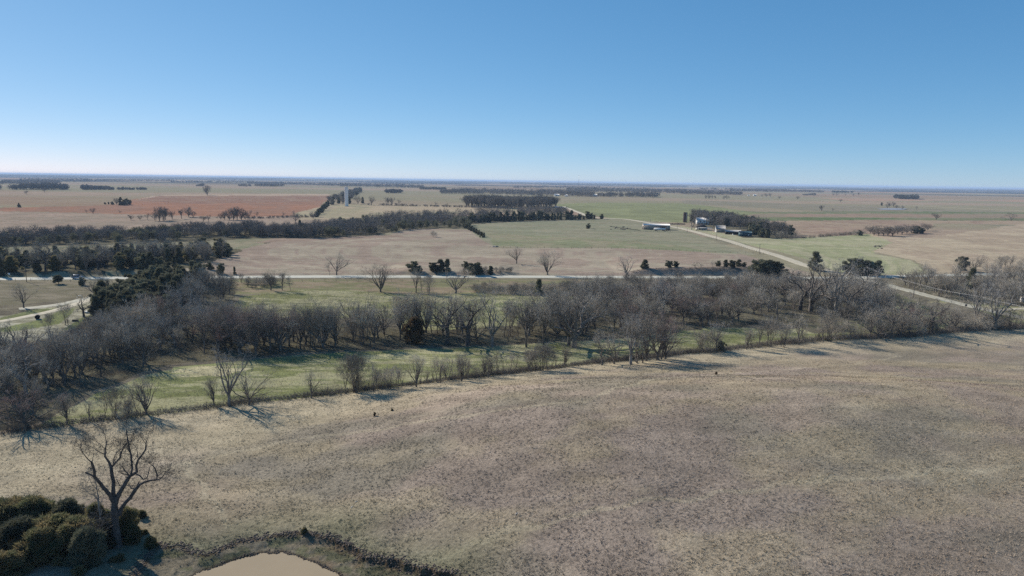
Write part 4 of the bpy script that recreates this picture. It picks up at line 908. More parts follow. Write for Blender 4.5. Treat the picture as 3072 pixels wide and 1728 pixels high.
cnt['f'] = scatter([(2260, 718), (2400, 706), (2600, 702), (2800, 702), (2800, 770), (2560, 775), (2450, 762), (2350, 745)], 95, ['round1', 'round2', 'vase1', 'multi1', 'vase2', 'pale'], (6, 10), 'in the wood right of the side road', 'wood right of the side road', seed=6, mind=3.0)
cnt['g'] = scatter([(2290, 690), (2576, 660), (2750, 655), (2750, 690), (2450, 692)], 26, ['round1', 'round2', 'multi1'], (5, 8), 'behind the highway at the right', 'trees behind the highway at the right', seed=7, mind=4.5)
scatter([(2200, 755), (2330, 792), (2420, 815), (2400, 832), (2200, 838), (2080, 842), (2060, 805)], 30, BARE + ['pale', 'red', 'slim'], (5, 8), 'between the near fence and the side road', 'trees between the fence and the side road', seed=20, mind=3.4)
scatter([(1172, 516), (1290, 518), (1403, 519), (1403, 523), (1290, 526), (1172, 521)], 130, ['tall1', 'tall2', 'vase1', 'round1'], (16, 20), 'inside the block plantation', 'inside the block plantation', parts=False, seed=21, mind=4)
_fr = np.random.RandomState(77); _fd = np.r_[0, np.cumsum(np.hypot(*np.diff(FENCE_W[3:-1], axis=0).T))]
for _i in range(210):
    _t = _fr.rand() * _fd[-1]; _k = fbm(np.array([_t / 25]), np.array([3.3]), 15, 2)[0]
    if _k < .37: continue
    _x, _y = np.interp(_t, _fd, FENCE_W[3:-1, 0]) + _fr.normal() * .7, np.interp(_t, _fd, FENCE_W[3:-1, 1]) + abs(_fr.normal()) * 1.2 + .4
    QUEUE.append((['slim', 'slim', 'slim', 'shrub2', 'slim', 'vase1', 'tall1', 'slim'][_i % 8], float(_x), float(_y), float(_fr.uniform(2.4, 6.5)), 'among the brush of the near fence row', 'saplings in the near fence row', True))
scatter([(215, 795), (255, 765), (330, 735), (420, 705), (480, 700), (510, 712), (450, 750), (430, 790), (380, 812), (300, 815)], 84, ['cedar1', 'cedar2', 'cedar3', 'cedar4', 'cedar2', 'cedar1'], (6.5, 10), 'in the stand right of the farm drive', 'cedar stand right of the farm drive', seed=8, mind=3.0)
scatter([(470, 720), (520, 715), (590, 725), (570, 760), (470, 790), (400, 790)], 26, BARE + ['pale'], (6, 9), 'behind the cedar stand by the farm drive', 'bare trees behind the cedar stand', seed=9, mind=3.5)
cnt['h'] = scatter([(580, 712), (740, 708), (740, 722), (600, 730)], 14, ['shrub1', 'shrub2', 'multi1'], (2.5, 4.5), 'in the brush strip below the highway', 'brush strip below the highway', seed=10, mind=2.5)
scatter([(1180, 728), (1500, 722), (1500, 742), (1200, 740)], 30, ['shrub1', 'shrub2'], (2.2, 4), 'in the thicket above the meadow', 'thicket above the meadow', seed=11, mind=2.2)
# left wood north of the highway
scatter([(0, 650), (120, 655), (260, 650), (400, 640), (520, 632), (600, 628), (600, 645), (500, 655), (430, 685), (330, 690), (200, 685), (0, 692), (-60, 690), (-60, 655)], 88, ['cedar1', 'cedar2', 'cedar3', 'cedar5', 'cedar2', 'cedar4'], (5.5, 9), 'behind the highway at the left', 'cedars behind the highway at the left', seed=12, mind=4.2)
cnt['i'] = scatter([(-60, 655), (0, 655), (200, 655), (420, 645), (600, 630), (560, 655), (420, 690), (0, 692), (-60, 692)], 60, ['round1', 'vase2', 'gnarly', 'tall2', 'vase1'], (8, 12), 'among the cedars behind the highway at the left', 'bare trees behind the highway at the left', seed=13, mind=4, avoid=False)
scatter([(1170, 682), (1290, 684), (1285, 690), (1160, 692)], 16, ['shrub1', 'shrub2'], (1.8, 3), 'on the bank above the highway, centre', 'shrubs on the centre bank', seed=14, mind=2)
# farmstead wood
scatter([(1740, 548), (1803, 552), (1862, 560), (1929, 575), (1991, 590), (1991, 598), (1929, 593), (1862, 578), (1803, 567), (1740, 563)], 150, ['round1', 'round2', 'vase2', 'vase1', 'round2', 'cedar2'], (9, 13), 'in the grove behind the white farmhouse', 'grove behind the farmhouse', parts=False, seed=15, mind=3.6)
row([(2075, 689, 655, 'pale'), (2090, 692, 668, 'gnarly'), (2140, 680, 652, 'round2'), (2262, 705, 672, 'cedar2'), (2285, 712, 684, 'cedar2'), (2300, 714, 688, 'cedar3'), (2250, 700, 670, 'cedar3'), (2330, 716, 692, 'round2'), (2345, 717, 694, 'round1'), (2362, 716, 692, 'round2'), (2387, 712, 690, 'tall2')], 'around the farmstead', 'trees around the farmstead', wide=1.15)
# thicket in the right-hand pasture
row([(2610, 700, 679, 'round2'), (2622, 706, 684, 'round1'), (2636, 706, 682, 'round2'), (2650, 708, 680, 'round1'), (2664, 709, 682, 'round2'), (2678, 708, 683, 'round1'), (2693, 703, 680, 'round2'), (2706, 703, 678, 'round1'), (2720, 701, 677, 'round2'), (2734, 700, 676, 'round1'), (2748, 700, 679, 'cedar3'), (2762, 700, 684, 'cedar3'), (2772, 694, 674, 'round2'), (2782, 691, 673, 'round1'),
     (2566, 706, 692, 'shrub2'), (2578, 706, 691, 'cedar3'), (2550, 704, 696, 'shrub1'), (2590, 702, 694, 'shrub2')], 'in the thicket of the right-hand pasture', 'thicket in the right-hand pasture', wide=1.6, parts=False)
# plantation with visible trunks
pl = []
for i in range(34):
    x = 1398 + i * 8.0 + RNG.uniform(-2, 2); b = np.interp(x, [1398, 1520, 1673], [621, 626, 622]) - RNG.uniform(0, 5)
    pl.append((x, b, b - RNG.uniform(27, 34) * np.interp(x, [1398, 1430, 1640, 1673], [.85, 1, 1, .8]), ('tall1', 'tall2', 'vase1')[i % 3]))
row(pl, 'in the block plantation', 'block plantation', **FARP)
# grove behind the tower
scatter([(826, 516), (866, 514), (912, 482), (905, 476), (880, 482), (826, 505)], 130, ['round1', 'round2', 'vase2', 'round1', 'round2', 'cedar2'], (9, 12), 'in the grove behind the white water tower', 'grove behind the water tower', parts=False, seed=16, mind=4.5)

flush()
# ---- woods past the countable number, each a mass of its own
def mass(name, label, pts, hgt, m, tri=90, seed=0, wid=.9, twig=.10, spread=.42, stem=True):
    """many crowns of loose twig-sized slivers; pts: x, y on the land"""
    rs = np.random.RandomState(seed); n = len(pts); P = np.asarray(pts, float)
    z = H(P[:, 0], P[:, 1]); f = fbm(P[:, 0] / 60, P[:, 1] / 90, seed + 5, 3); h = (hgt[0] + rs.rand(n) * (hgt[1] - hgt[0])) * (.55 + .9 * f)
    c = np.repeat(np.stack([P[:, 0], P[:, 1], z + h * .58], 1), tri, 0); hh = np.repeat(h, tri)[:, None]
    d = rs.normal(size=(n * tri, 3)); d /= np.linalg.norm(d, axis=1)[:, None]; d[:, 2] = d[:, 2]
    r = rs.rand(n * tri, 1) ** .5
    p = c + d * r * hh * np.array([[spread * wid, spread * wid, .42]])
    dd = d + [0, 0, .6] + rs.normal(size=d.shape) * .4; dd /= np.linalg.norm(dd, axis=1)[:, None]
    u = np.cross(dd, rs.normal(size=dd.shape)); u /= np.linalg.norm(u, axis=1)[:, None] + 1e-9
    L = hh * rs.uniform(.10, .24, (n * tri, 1)); wd = hh * twig * (.5 if twig < .09 else .75)
    V = np.stack([p - u * wd * .5, p + u * wd * .5, p + dd * L], 1).reshape(-1, 3); T = np.arange(len(V)).reshape(-1, 3)
    if stem:                                         # the trunks
        a = rs.rand(n * 2) * 6.28; q = np.repeat(np.stack([P[:, 0], P[:, 1], z], 1), 2, 0); q[:, 0] += np.cos(a) * .6; q[:, 1] += np.sin(a) * .6
        top = q + np.stack([np.cos(a) * 1.2, np.sin(a) * 1.2, np.repeat(h, 2) * .6], 1); s_ = .16
        b1 = q + [s_, 0, 0]; b2 = q - [s_, 0, 0]; V2 = np.stack([b2, b1, top], 1).reshape(-1, 3)
        V = np.vstack([V, V2]); T = np.arange(len(V)).reshape(-1, 3)
    return tag(link(name, make_mesh(name, V, T, None, [m])), label, kind='stuff')
def strip(x0, x1, line, thick, den, seed, o=False):
    """points along a band: line is [(px, py)...], thick the depth of the band in pixels"""
    rs = np.random.RandomState(seed); L = np.array(line, float); pts = []
    n = int((x1 - x0) * den); x = rs.uniform(x0, x1, n)
    y = np.interp(x, L[:, 0], L[:, 1]) - rs.rand(n) * np.interp(x, L[:, 0], L[:, 2])
    k = fbm(x / 14, y / 3, seed + 40, 3) > .30
    return at_many(x[k], y[k])
mass('woodland', 'long grey bare wood across the left pastures', strip(-60, 900, [(-60, 742, 16), (0, 738, 18), (200, 730, 24), (480, 725, 22), (560, 716, 20), (700, 712, 14), (880, 712, 8), (900, 712, 4)], 0, .42, 1), (7, 10.5), M['far_bare'], 300, 1, twig=.045)
mass('cedar_wood', 'dark cedars scattered through the long left wood', strip(-60, 900, [(-60, 740, 20), (300, 733, 24), (700, 712, 14), (900, 712, 6)], 0, .07, 2), (5, 8), M['cedar'], 300, 2, twig=.10, spread=.36)
mass('woodland', 'long grey bare wood under the water tower', strip(880, 1700, [(880, 715, 14), (1000, 711, 34), (1100, 704, 36), (1180, 700, 44), (1220, 690, 36), (1400, 672, 24), (1560, 655, 22), (1700, 650, 10)], 0, .62, 3), (7, 10.5), M['far_bare'], 240, 3, twig=.05)
mass('cedar_wood', 'dark cedars among the bare crowns of the wood under the water tower', strip(1020, 1500, [(1020, 690, 30), (1200, 676, 26), (1500, 660, 14)], 0, .08, 5), (5, 8), M['cedar'], 280, 5, twig=.10, spread=.36)
mass('cedar_wood', 'dark cedars along the front of the wood under the water tower', strip(900, 1420, [(900, 712, 6), (1000, 712, 8), (1180, 704, 14), (1240, 688, 10), (1420, 684, 10)], 0, .14, 4) , (5, 8), M['cedar'], 280, 4, twig=.10, spread=.36)
# far belts of the plain, nearest first
def belt(label, x0, x1, line, den, hgt, m='far_bare', tri=60, seed=0, twig=.24, nm='woodland', spread=.5):
    mass(nm, label, strip(x0, x1, line, 0, den * 2.2, seed), (hgt[0] * 1.15, hgt[1] * 1.3), M[m], tri, seed, twig=twig, stem=tri > 50, spread=spread)
belt('row of bare trees at the far edge of the left pasture', -40, 205, [(-40, 567, 1), (0, 568.6, 1), (199, 569.5, 1)], .45, (8, 14), seed=11)
belt('clump of bare trees far behind the left pasture', 248, 330, [(248, 569.5, 1), (330, 569.7, 1)], .8, (9, 12), seed=12)
belt('low brush line trailing right of the far left clump', 326, 440, [(326, 569.6, .6), (433, 569.8, .6)], .7, (4, 7), seed=13)
belt('dark blue wood beyond the far left tree row', -40, 180, [(-40, 554, 6), (40, 554, 10), (180, 554, 10)], 1.0, (8, 11), 'far_bare', 40, 14)
belt('flat dark wood far off at the left', 60, 270, [(60, 548, 10), (200, 548, 12), (270, 547, 8)], 1.2, (8, 11), 'far_bare', 36, 15)
belt('thin dark tree line far off at the left', 250, 516, [(250, 543.5, 3), (516, 543.8, 2.5)], .8, (8, 10), 'far_dark', 36, 16)
belt('wooded line low on the horizon left of the tower', 500, 1010, [(500, 541, 5), (760, 541.5, 5), (1010, 542, 4)], .8, (9, 12), 'far_bare', 30, 17)
belt('second dark tree line left of the tower', 512, 760, [(512, 548, 4), (760, 549, 4)], .7, (8, 10), 'far_bare', 36, 18)
belt('dark creek timber left of the tower', 740, 1040, [(740, 552, 4), (860, 554, 5), (1040, 560, 6)], 1.0, (8, 11), 'far_bare', 40, 19)
belt('clumps of trees on the plain left of the tower', 715, 850, [(715, 560, 1), (850, 560.5, 1)], .5, (7, 11), 'far_bare', 50, 20)
belt('small grove on the left horizon plain', 588, 612, [(588, 559.4, .8), (612, 559.4, .8)], .9, (8, 14), 'far_bare', 50, 21)
belt('creek timber behind the water tower', 1020, 1270, [(1020, 560, 8), (1150, 563, 10), (1262, 566, 8)], 1.3, (8, 11), 'far_bare', 44, 22)
belt('dark wood behind the ploughed field', 1040, 1390, [(1040, 547, 4), (1200, 553, 8), (1390, 554, 6)], 1.1, (9, 11), 'far_dark', 34, 23)
belt('row of cedars behind the ploughed field', 1260, 1336, [(1260, 569, 1.5), (1336, 570, 1.5)], .9, (8, 11), 'far_dark', 60, 24)
belt('clump of bare trees at the far edge of the ploughed field', 1156, 1206, [(1156, 579.5, .8), (1206, 579.5, .8)], .7, (8, 11), 'far_bare', 60, 25)
belt('large grey wood behind the block plantation', 1322, 1780, [(1322, 581, 4), (1400, 583, 12), (1540, 586, 12), (1660, 588, 12), (1780, 592, 10)], 1.5, (8, 11.5), 'far_bare', 60, 26, twig=.1)
belt('sparse bare trees on the plain right of the blue shed', 1790, 1975, [(1790, 591, 3), (1975, 592.5, 3)], .45, (7, 11), 'far_bare', 60, 27)
belt('broad wood across the plain at centre right', 1700, 2060, [(1700, 576, 8), (1800, 578, 12), (2060, 581, 10)], 1.5, (8, 11), 'far_bare', 44, 28)
belt('dark timber on the horizon at centre right', 1500, 2060, [(1500, 552, 4), (1700, 556, 7), (2060, 563, 6)], 1.3, (9, 12), 'far_dark', 28, 29)
belt('patchy wood low on the plain at centre', 1540, 1800, [(1540, 565, 5), (1800, 567, 6)], .7, (7, 10), 'far_bare', 40, 30)
belt('grey wood on the plain above the farmhouse', 2040, 2225, [(2040, 583, 8), (2140, 585, 9), (2225, 586, 3)], 1.4, (8, 11), 'far_bare', 50, 31)
belt('low grey wood stretching over the right-hand plain', 2190, 2470, [(2190, 575, 4), (2330, 577, 6), (2470, 578.5, 4)], 1.2, (8, 11), 'far_bare', 44, 32)
belt('thin tree line above the right-hand plain', 2100, 2360, [(2100, 570, 4), (2360, 573, 3)], .8, (8, 10), 'far_bare', 34, 33)
belt('row of dark cedars far off on the right-hand plain', 2497, 2558, [(2497, 578.6, 1), (2555, 579.3, 1)], 1.0, (9, 12), 'far_dark', 50, 34)
belt('flat clump of shrubs on the right-hand plain', 2408, 2446, [(2408, 586.5, 1), (2446, 586.8, 1)], 1.0, (6, 8), 'far_bare', 50, 35)
belt('dark grove alone on the right-hand plain', 2684, 2752, [(2684, 597, 3), (2752, 598.5, 3)], 1.3, (9, 12), 'far_dark', 70, 36)
belt('dark tree line under the right horizon', 2360, 2840, [(2360, 568, 4), (2600, 571.5, 3), (2840, 573.5, 2)], .8, (8, 11), 'far_bare', 30, 37)
belt('thin dark line of trees near the right horizon', 2870, 3110, [(2870, 574.5, 2), (3110, 577, 2)], .6, (8, 10), 'far_bare', 30, 38)
belt('line of brush along the far fence right of the tower', 1100, 1540, [(1100, 617, .5), (1300, 621, .6), (1540, 627, .6)], .3, (1.5, 3.5), 'far_bare', 40, 39)
belt('brush along the foot of the rust-red field', 600, 950, [(600, 656, 2), (790, 656, 2), (950, 652, 2)], .2, (1.0, 2.5), 'far_bare', 60, 40)
belt('weedy brush line under the right-hand thicket', 2330, 2560, [(2330, 715, 1), (2420, 715, 1), (2500, 708, 1), (2560, 703, 1)], .45, (1.0, 2.4), 'brush', 90, 41, twig=.06)

# ---- brush and tufts
def stems(name, label, pts, hr, m, per=6, seed=0, w=.018, spread=.5):
    rs = np.random.RandomState(seed); P = np.asarray(pts, float); n = len(P); z = H(P[:, 0], P[:, 1])
    B = np.repeat(np.stack([P[:, 0], P[:, 1], z - .05], 1), per, 0); h = np.repeat(hr[0] + rs.rand(n) ** 1.6 * (hr[1] - hr[0]), per)[:, None]
    N = n * per; d = rs.normal(size=(N, 3)) * [spread, spread, 0] + [0, 0, 1]; d /= np.linalg.norm(d, axis=1)[:, None]
    st = B + d * h * rs.rand(N, 1) * .5 * (rs.rand(N, 1) > .4); u = np.cross(d, rs.normal(size=(N, 3))); u /= np.linalg.norm(u, axis=1)[:, None] + 1e-9
    L = h * rs.uniform(.5, 1, (N, 1)); V = np.stack([st - u * w, st + u * w, st + (d + rs.normal(size=(N, 3)) * .2) * L], 1).reshape(-1, 3)
    return tag(link(name, make_mesh(name, V, np.arange(N * 3).reshape(-1, 3), None, [m])), label, kind='stuff')
def along(line, n, wdt, seed, clump=0.0):
    rs = np.random.RandomState(seed); L = np.array(line); d = np.r_[0, np.cumsum(np.hypot(*np.diff(L, axis=0).T))]
    t = rs.rand(n) * d[-1]
    if clump:
        k = fbm(t / 9, t * 0, seed, 3); t = t[k > clump]
    x, y = np.interp(t, d, L[:, 0]), np.interp(t, d, L[:, 1])
    return np.stack([x + rs.normal(size=len(t)) * wdt, y + rs.normal(size=len(t)) * wdt + wdt], 1)
def inpoly(poly, n, seed):
    rs = np.random.RandomState(seed); P = poly; x = rs.uniform(P[:, 0].min(), P[:, 0].max(), n); y = rs.uniform(P[:, 1].min(), P[:, 1].max(), n)
    m = inside(x, y, P); return np.stack([x[m], y[m]], 1)
FW = FENCE_W[2:]
stems('brush', 'dry weeds and saplings along the near field fence', along(FW, 13000, 1.2, 1), (.6, 2.3), M['brush'], 10, 1, w=.02)
stems('brush', 'thick bushes along the near field fence', along(FW, 6500, 1.2, 2, .5), (1.2, 3.0), M['brush'], 12, 2, w=.015, spread=.5)
stems('undergrowth', 'dark brush on the floor of the creek wood', inpoly(FLOORS[0], 34000, 3), (.5, 2.4), M['brush'], 9, 3, w=.022, spread=.7)
stems('undergrowth', 'grey brush in the wood right of the side road', inpoly(FLOORS[4], 7000, 4), (.8, 2.8), M['twig'], 9, 4, w=.022, spread=.7)
thk = W([(1180, 724), (1500, 720), (1900, 716), (1900, 735), (1500, 744), (1230, 744)])
stems('brush', 'grey thicket between the highway and the meadow', inpoly(thk, 9000, 5), (1.2, 3.4), M['twig'], 12, 5, w=.02, spread=.7)
stems('brush', 'brush on the shaded cut bank above the highway', [(x, road_y(np.array([x]))[0] + d) for x, d in zip(np.random.RandomState(6).uniform(flat(1900, 830)[0], flat(2340, 830)[0], 1500), np.random.RandomState(7).uniform(8.5, 13, 1500))], (.5, 1.8), M['twig'], 9, 6, w=.025, spread=.8)

M['straw'] = mat('dead_stalks', (0.36, 0.31, 0.22), 0.95, c2=(0.22, 0.19, 0.14), scale=.3, trans=.25)
M['weed'] = mat('rusty_weeds', (0.20, 0.13, 0.09), 0.95, c2=(0.13, 0.11, 0.09), scale=.3)
grn = W([(100, 1070), (250, 990), (430, 930), (700, 900), (1000, 882), (1400, 864), (1600, 850), (1850, 822), (2200, 815), (2380, 838), (2180, 851), (1850, 878), (1500, 914), (1050, 968), (600, 1017), (180, 1068)])
stems('grass', 'dead pale stalks standing in the creekside green strip', inpoly(grn, 42000, 8), (.12, .5), M['straw'], 5, 8, w=.03, spread=.6)
mdw = W([(575, 775), (615, 745), (760, 728), (1180, 735), (1500, 745), (1560, 760), (1500, 815), (1000, 830), (560, 795)])
stems('grass', 'dead pale stalks standing in the upper meadow', inpoly(mdw, 30000, 9), (.12, .5), M['straw'], 4, 9, w=.035, spread=.6)
wd = inpoly(NEARHILL, 30000, 10); wd = wd[(fbm(wd[:, 0] / 7, wd[:, 1] / 7, 111, 3) > .6) & (np.hypot(wd[:, 0], wd[:, 1]) > 74) & (wd[:, 1] > 60)]
stems('weeds', 'rusty weed patches over the near hill', wd[:5000], (.15, .6), M['weed'], 6, 10, w=.022, spread=.8)

def tufts():
    rs = np.random.RandomState(5); n = 210000
    r = 74 + rs.rand(n) ** 1.3 * 175; a = np.radians(rs.uniform(-44, 46, n)); x, y = r * np.sin(a), r * np.cos(a)
    m = inside(x, y, NEARHILL) & ~(inside(x, y, SHORE)); x, y = x[m], y[m]
    k = fbm(x / 2.6, y / 2.6, 101, 3) + rs.rand(len(x)) * .25; m = k > .52; x, y = x[m], y[m]; n = len(x)
    c, _ = land_color(x, y); z = H(x, y); m = z > WZ + .25; x, y, z, c = x[m], y[m], z[m], c[m]; n = len(x)
    per = 5; B = np.repeat(np.stack([x, y, z - .03], 1), per, 0); N = n * per
    h = np.repeat(.07 + rs.rand(n) ** 2.5 * .26, per)[:, None]
    B[:, :2] += rs.normal(size=(N, 2)) * .09
    d = rs.normal(size=(N, 3)) * [.5, .5, 0] + [.15, -.1, 1]; d /= np.linalg.norm(d, axis=1)[:, None]
    u = np.cross(d, rs.normal(size=(N, 3))); u /= np.linalg.norm(u, axis=1)[:, None] + 1e-9
    V = np.stack([B - u * .035, B + u * .035, B + d * h], 1).reshape(-1, 3)
    me = make_mesh('grass', V, np.arange(N * 3).reshape(-1, 3), None, [M['tuft']])
    cc = np.ones((N * 3, 4), np.float32); f = np.repeat(rs.uniform(1.0, 1.5, n), per * 3)[:, None]; cc[:, :3] = np.repeat(c, per * 3, 0) * f
    at1 = me.attributes.new('field', 'FLOAT_COLOR', 'POINT'); at1.data.foreach_set('color', cc.ravel())
    tag(link('grass', me), 'dry bunch grass over the near hill', kind='stuff')
tm = bpy.data.materials.new('dry_bunch_grass'); tm.use_nodes = True; b_ = tm.node_tree.nodes['Principled BSDF']; b_.inputs['Roughness'].default_value = 1; b_.inputs['Specular IOR Level'].default_value = 0
aa = tm.node_tree.nodes.new('ShaderNodeAttribute'); aa.attribute_name = 'field'; tm.node_tree.links.new(aa.outputs['Color'], b_.inputs['Base Color']); M['tuft'] = tm
tufts()

# ================================================================ the big dead-looking cottonwood by the pond
def big_tree():
    bx, by = 352.0, 1639.0; p0 = at(bx, by); D = -(ROTN.T @ (np.array(p0) - CAM))[2]
    k = D / FPX; q = 2.8975                              # metres per photograph pixel; sketch units per photograph pixel
    fwd = np.array([p0[0], p0[1], 0]); fwd /= np.linalg.norm(fwd); rgt = np.array([fwd[1], -fwd[0], 0])
    vs = 1 / math.cos(R(29))
    rs = random.Random(4)
    t = TreeMesh(5); t.rng = rs
    def P(x, y, dep=0.0):
        v = ray(x / q, 1228 + y / q); t_ = (math.hypot(p0[0], p0[1]) + dep) / v.dot(fwd)      # the sketch carried out to where that limb stands
        return CAM + v * t_ - np.array(p0)
    deps = {}
    def limb(pts, d0=0.0, d1=0.0, twig=True, n=8):
        m = len(pts); out = []; rad = []
        for i in range(m):
            x, y, w_ = pts[i]; f = i / (m - 1)
            out.append(P(x, y, d0 + (d1 - d0) * f + rs.gauss(0, .1) * (0 < i < m))); rad.append(max(.012, w_ / 2 / q * k))
        # knotty detail between the sketched joints
        o2, r2 = [out[0]], [rad[0]]
        for a, b, ra, rb in zip(out[:-1], out[1:], rad[:-1], rad[1:]):
            L = np.linalg.norm(b - a); ns = max(1, int(L / .55))
            for j in range(1, ns + 1):
                f = j / ns; o2.append(a * (1 - f) + b * f + np.array([rs.gauss(0, 1) for _ in range(3)]) * min(ra, .12) * .35 * (j < ns)); r2.append((ra * (1 - f) + rb * f) * (1 + rs.uniform(-.08, .12)))
        t.tube(o2, r2, n if rad[0] > .1 else 5)
        if twig:
            o = dict(DEF); o.update(maxl=4, fine=4, prob=.7, wob=.2, twr=.018, tw=.016, ang=(30, 65), up=.1)
            for a, b, ra in zip(o2[1:], o2[2:] + [o2[-1]], r2[1:]):
                if ra < .2 and rs.random() < .9:
                    d = b - a; d = d / np.linalg.norm(d) if np.linalg.norm(d) > 1e-6 else np.array([0, 0, 1.0])
                    t.branch(a, rotv(d, R(rs.uniform(25, 75)), rs), rs.uniform(.8, 1.9), min(ra * .4, .035), 2, o)
            d = out[-1] - out[-2]; d /= np.linalg.norm(d)
            for _ in range(5): t.branch(out[-1], rotv(d, R(rs.uniform(5, 40)), rs), rs.uniform(.9, 1.7), .02, 2, o)
        return out
    limb([(1022, 1230, 96), (1018, 1180, 80), (1010, 1110, 66), (1006, 1040, 62), (1000, 960, 60), (996, 880, 60), (996, 800, 50)], 0, 0, False, 12)
    limb([(990, 810, 38), (960, 750, 32), (925, 708, 30), (890, 672, 29), (860, 630, 28), (820, 585, 26), (822, 545, 22), (815, 515, 20), (800, 470, 20), (793, 455, 14)], 0, -2.5, False)
    limb([(796, 462, 9), (760, 430, 8), (722, 380, 6), (702, 338, 4)], -2.5, -3.0)
    limb([(800, 465, 7), (806, 430, 5), (812, 395, 3)], -2.5, -2.2)
    limb([(815, 582, 17), (780, 565, 14), (742, 548, 11)], -2.0, -2.5, False)
    limb([(815, 520, 10), (790, 515, 8), (775, 505, 6)], -2.4, -2.8, False)
    limb([(995, 800, 38), (984, 730, 33), (985, 680, 30), (988, 630, 28), (975, 580, 28), (968, 530, 27), (966, 500, 25), (945, 455, 18), (912, 410, 13), (915, 350, 12), (926, 290, 8), (915, 235, 5), (903, 200, 3)], 0, 1.8)
    limb([(968, 505, 17), (1000, 468, 16), (1042, 425, 16), (1055, 370, 12), (1085, 310, 9), (1102, 288, 5)], 1.0, .4)
    limb([(910, 390, 7), (870, 372, 6), (832, 350, 4), (800, 330, 3)], 1.2, 1.0)
    limb([(916, 345, 5), (880, 312, 4), (840, 280, 3), (810, 270, 2)], 1.5, 2.0)
    limb([(985, 480, 9), (990, 425, 8), (1010, 380, 7), (1042, 350, 5)], 1.2, 2.2)
    limb([(1003, 820, 44), (1015, 780, 40), (1035, 735, 36), (1062, 688, 35), (1100, 622, 32), (1132, 578, 29), (1170, 558, 25), (1190, 540, 21), (1184, 490, 20), (1200, 440, 18), (1232, 400, 16), (1265, 350, 13), (1270, 290, 10), (1286, 240, 4), (1300, 200, 2)], 0, -1.5)
    limb([(1138, 565, 16), (1150, 510, 15), (1144, 460, 14), (1140, 400, 14), (1125, 340, 12), (1115, 280, 12), (1104, 230, 9), (1098, 170, 4)], -.6, .8)
    limb([(1130, 378, 9), (1108, 335, 7)], .2, .1)
    limb([(1120, 572, 11), (1095, 542, 9), (1070, 510, 7), (1066, 478, 4)], -.5, .5)
    limb([(1115, 572, 9), (1080, 562, 7), (1046, 550, 5), (1044, 515, 3)], -.5, -1.5)
    limb([(1198, 425, 8), (1196, 380, 6), (1190, 350, 4)], -1.0, -.5)
    limb([(1268, 300, 6), (1240, 260, 4), (1218, 228, 3)], -1.2, -1.8)
    limb([(1185, 562, 12), (1220, 580, 11), (1245, 610, 11)], -.9, -1.6, False)
    limb([(1245, 612, 10), (1275, 598, 9), (1290, 560, 8), (1300, 505, 5), (1322, 478, 3)], -1.6, -1.9)
    limb([(1036, 915, 42), (1052, 870, 37), (1072, 835, 35), (1100, 800, 33), (1150, 740, 31), (1176, 700, 29), (1215, 655, 25), (1260, 630, 19), (1320, 615, 15), (1380, 610, 13), (1412, 590, 9), (1432, 555, 5)], .1, -2.6)
    limb([(1362, 608, 11), (1366, 570, 11), (1350, 520, 11), (1330, 490, 7), (1308, 478, 4)], -2.3, -2.0)
    limb([(1366, 585, 9), (1392, 565, 7), (1420, 540, 6), (1434, 540, 4)], -2.3, -2.8)
    limb([(1182, 695, 16), (1198, 655, 14), (1210, 630, 10)], -1.2, -.9, False)
    limb([(1165, 690, 11), (1140, 688, 10), (1130, 665, 8), (1100, 660, 4)], -1.0, -.4)
    limb([(1384, 612, 5), (1388, 630, 3)], -2.4, -2.5, False)
    limb([(1070, 662, 9), (1040, 664, 9), (1030, 640, 6), (1008, 598, 3)], -.3, .6)
    for x0, y0, x1, y1 in [(975, 905, 900, 960), (978, 930, 880, 1005), (985, 960, 840, 1060), (975, 890, 860, 930), (1000, 1000, 870, 1110), (980, 920, 800, 1010)]:   # hanging dead twigs low on the trunk
        limb([(x0, y0, 7), ((x0 + x1) / 2, (y0 + y1) / 2 - 22, 5), (x1, y1, 3)], -.5, -1.6)
    e = empty('cottonwood_tree', p0); tag(e, 'huge leafless cottonwood with thick crooked limbs beside the muddy pond', 'tree')
    link('trunk', make_mesh('trunk', t.wood.v, None, t.wood.q, [M['bark_dark']], True), e)
    link('crown', t.twigs_mesh('crown', M['bark_dark']), e)
    # the slim dead tree standing close behind it
    t = TreeMesh(9); t.rng = rs
    b2 = at(292, 1560)
    limb([(880, 1010, 14), (868, 900, 12), (855, 800, 11), (846, 720, 8), (835, 650, 6), (822, 610, 3)], 1.8, 2.6)
    limb([(852, 790, 8), (815, 745, 7), (770, 728, 4)], 2.2, 2.0); limb([(862, 830, 6), (890, 790, 5), (900, 750, 3)], 2.2, 2.6); limb([(842, 700, 5), (800, 655, 4), (780, 610, 2)], 2.5, 2.9); limb([(858, 800, 6), (838, 760, 5), (826, 740, 3)], 2.3, 2.0)
    e = empty('dead_tree', p0); tag(e, 'slim dead pale tree rising from the cedar bushes left of the cottonwood', 'tree')
    link('trunk', make_mesh('trunk', t.wood.v, None, t.wood.q, [M['bark_pale']], True), e); link('crown', t.twigs_mesh('crown', M['twig']), e)
big_tree()
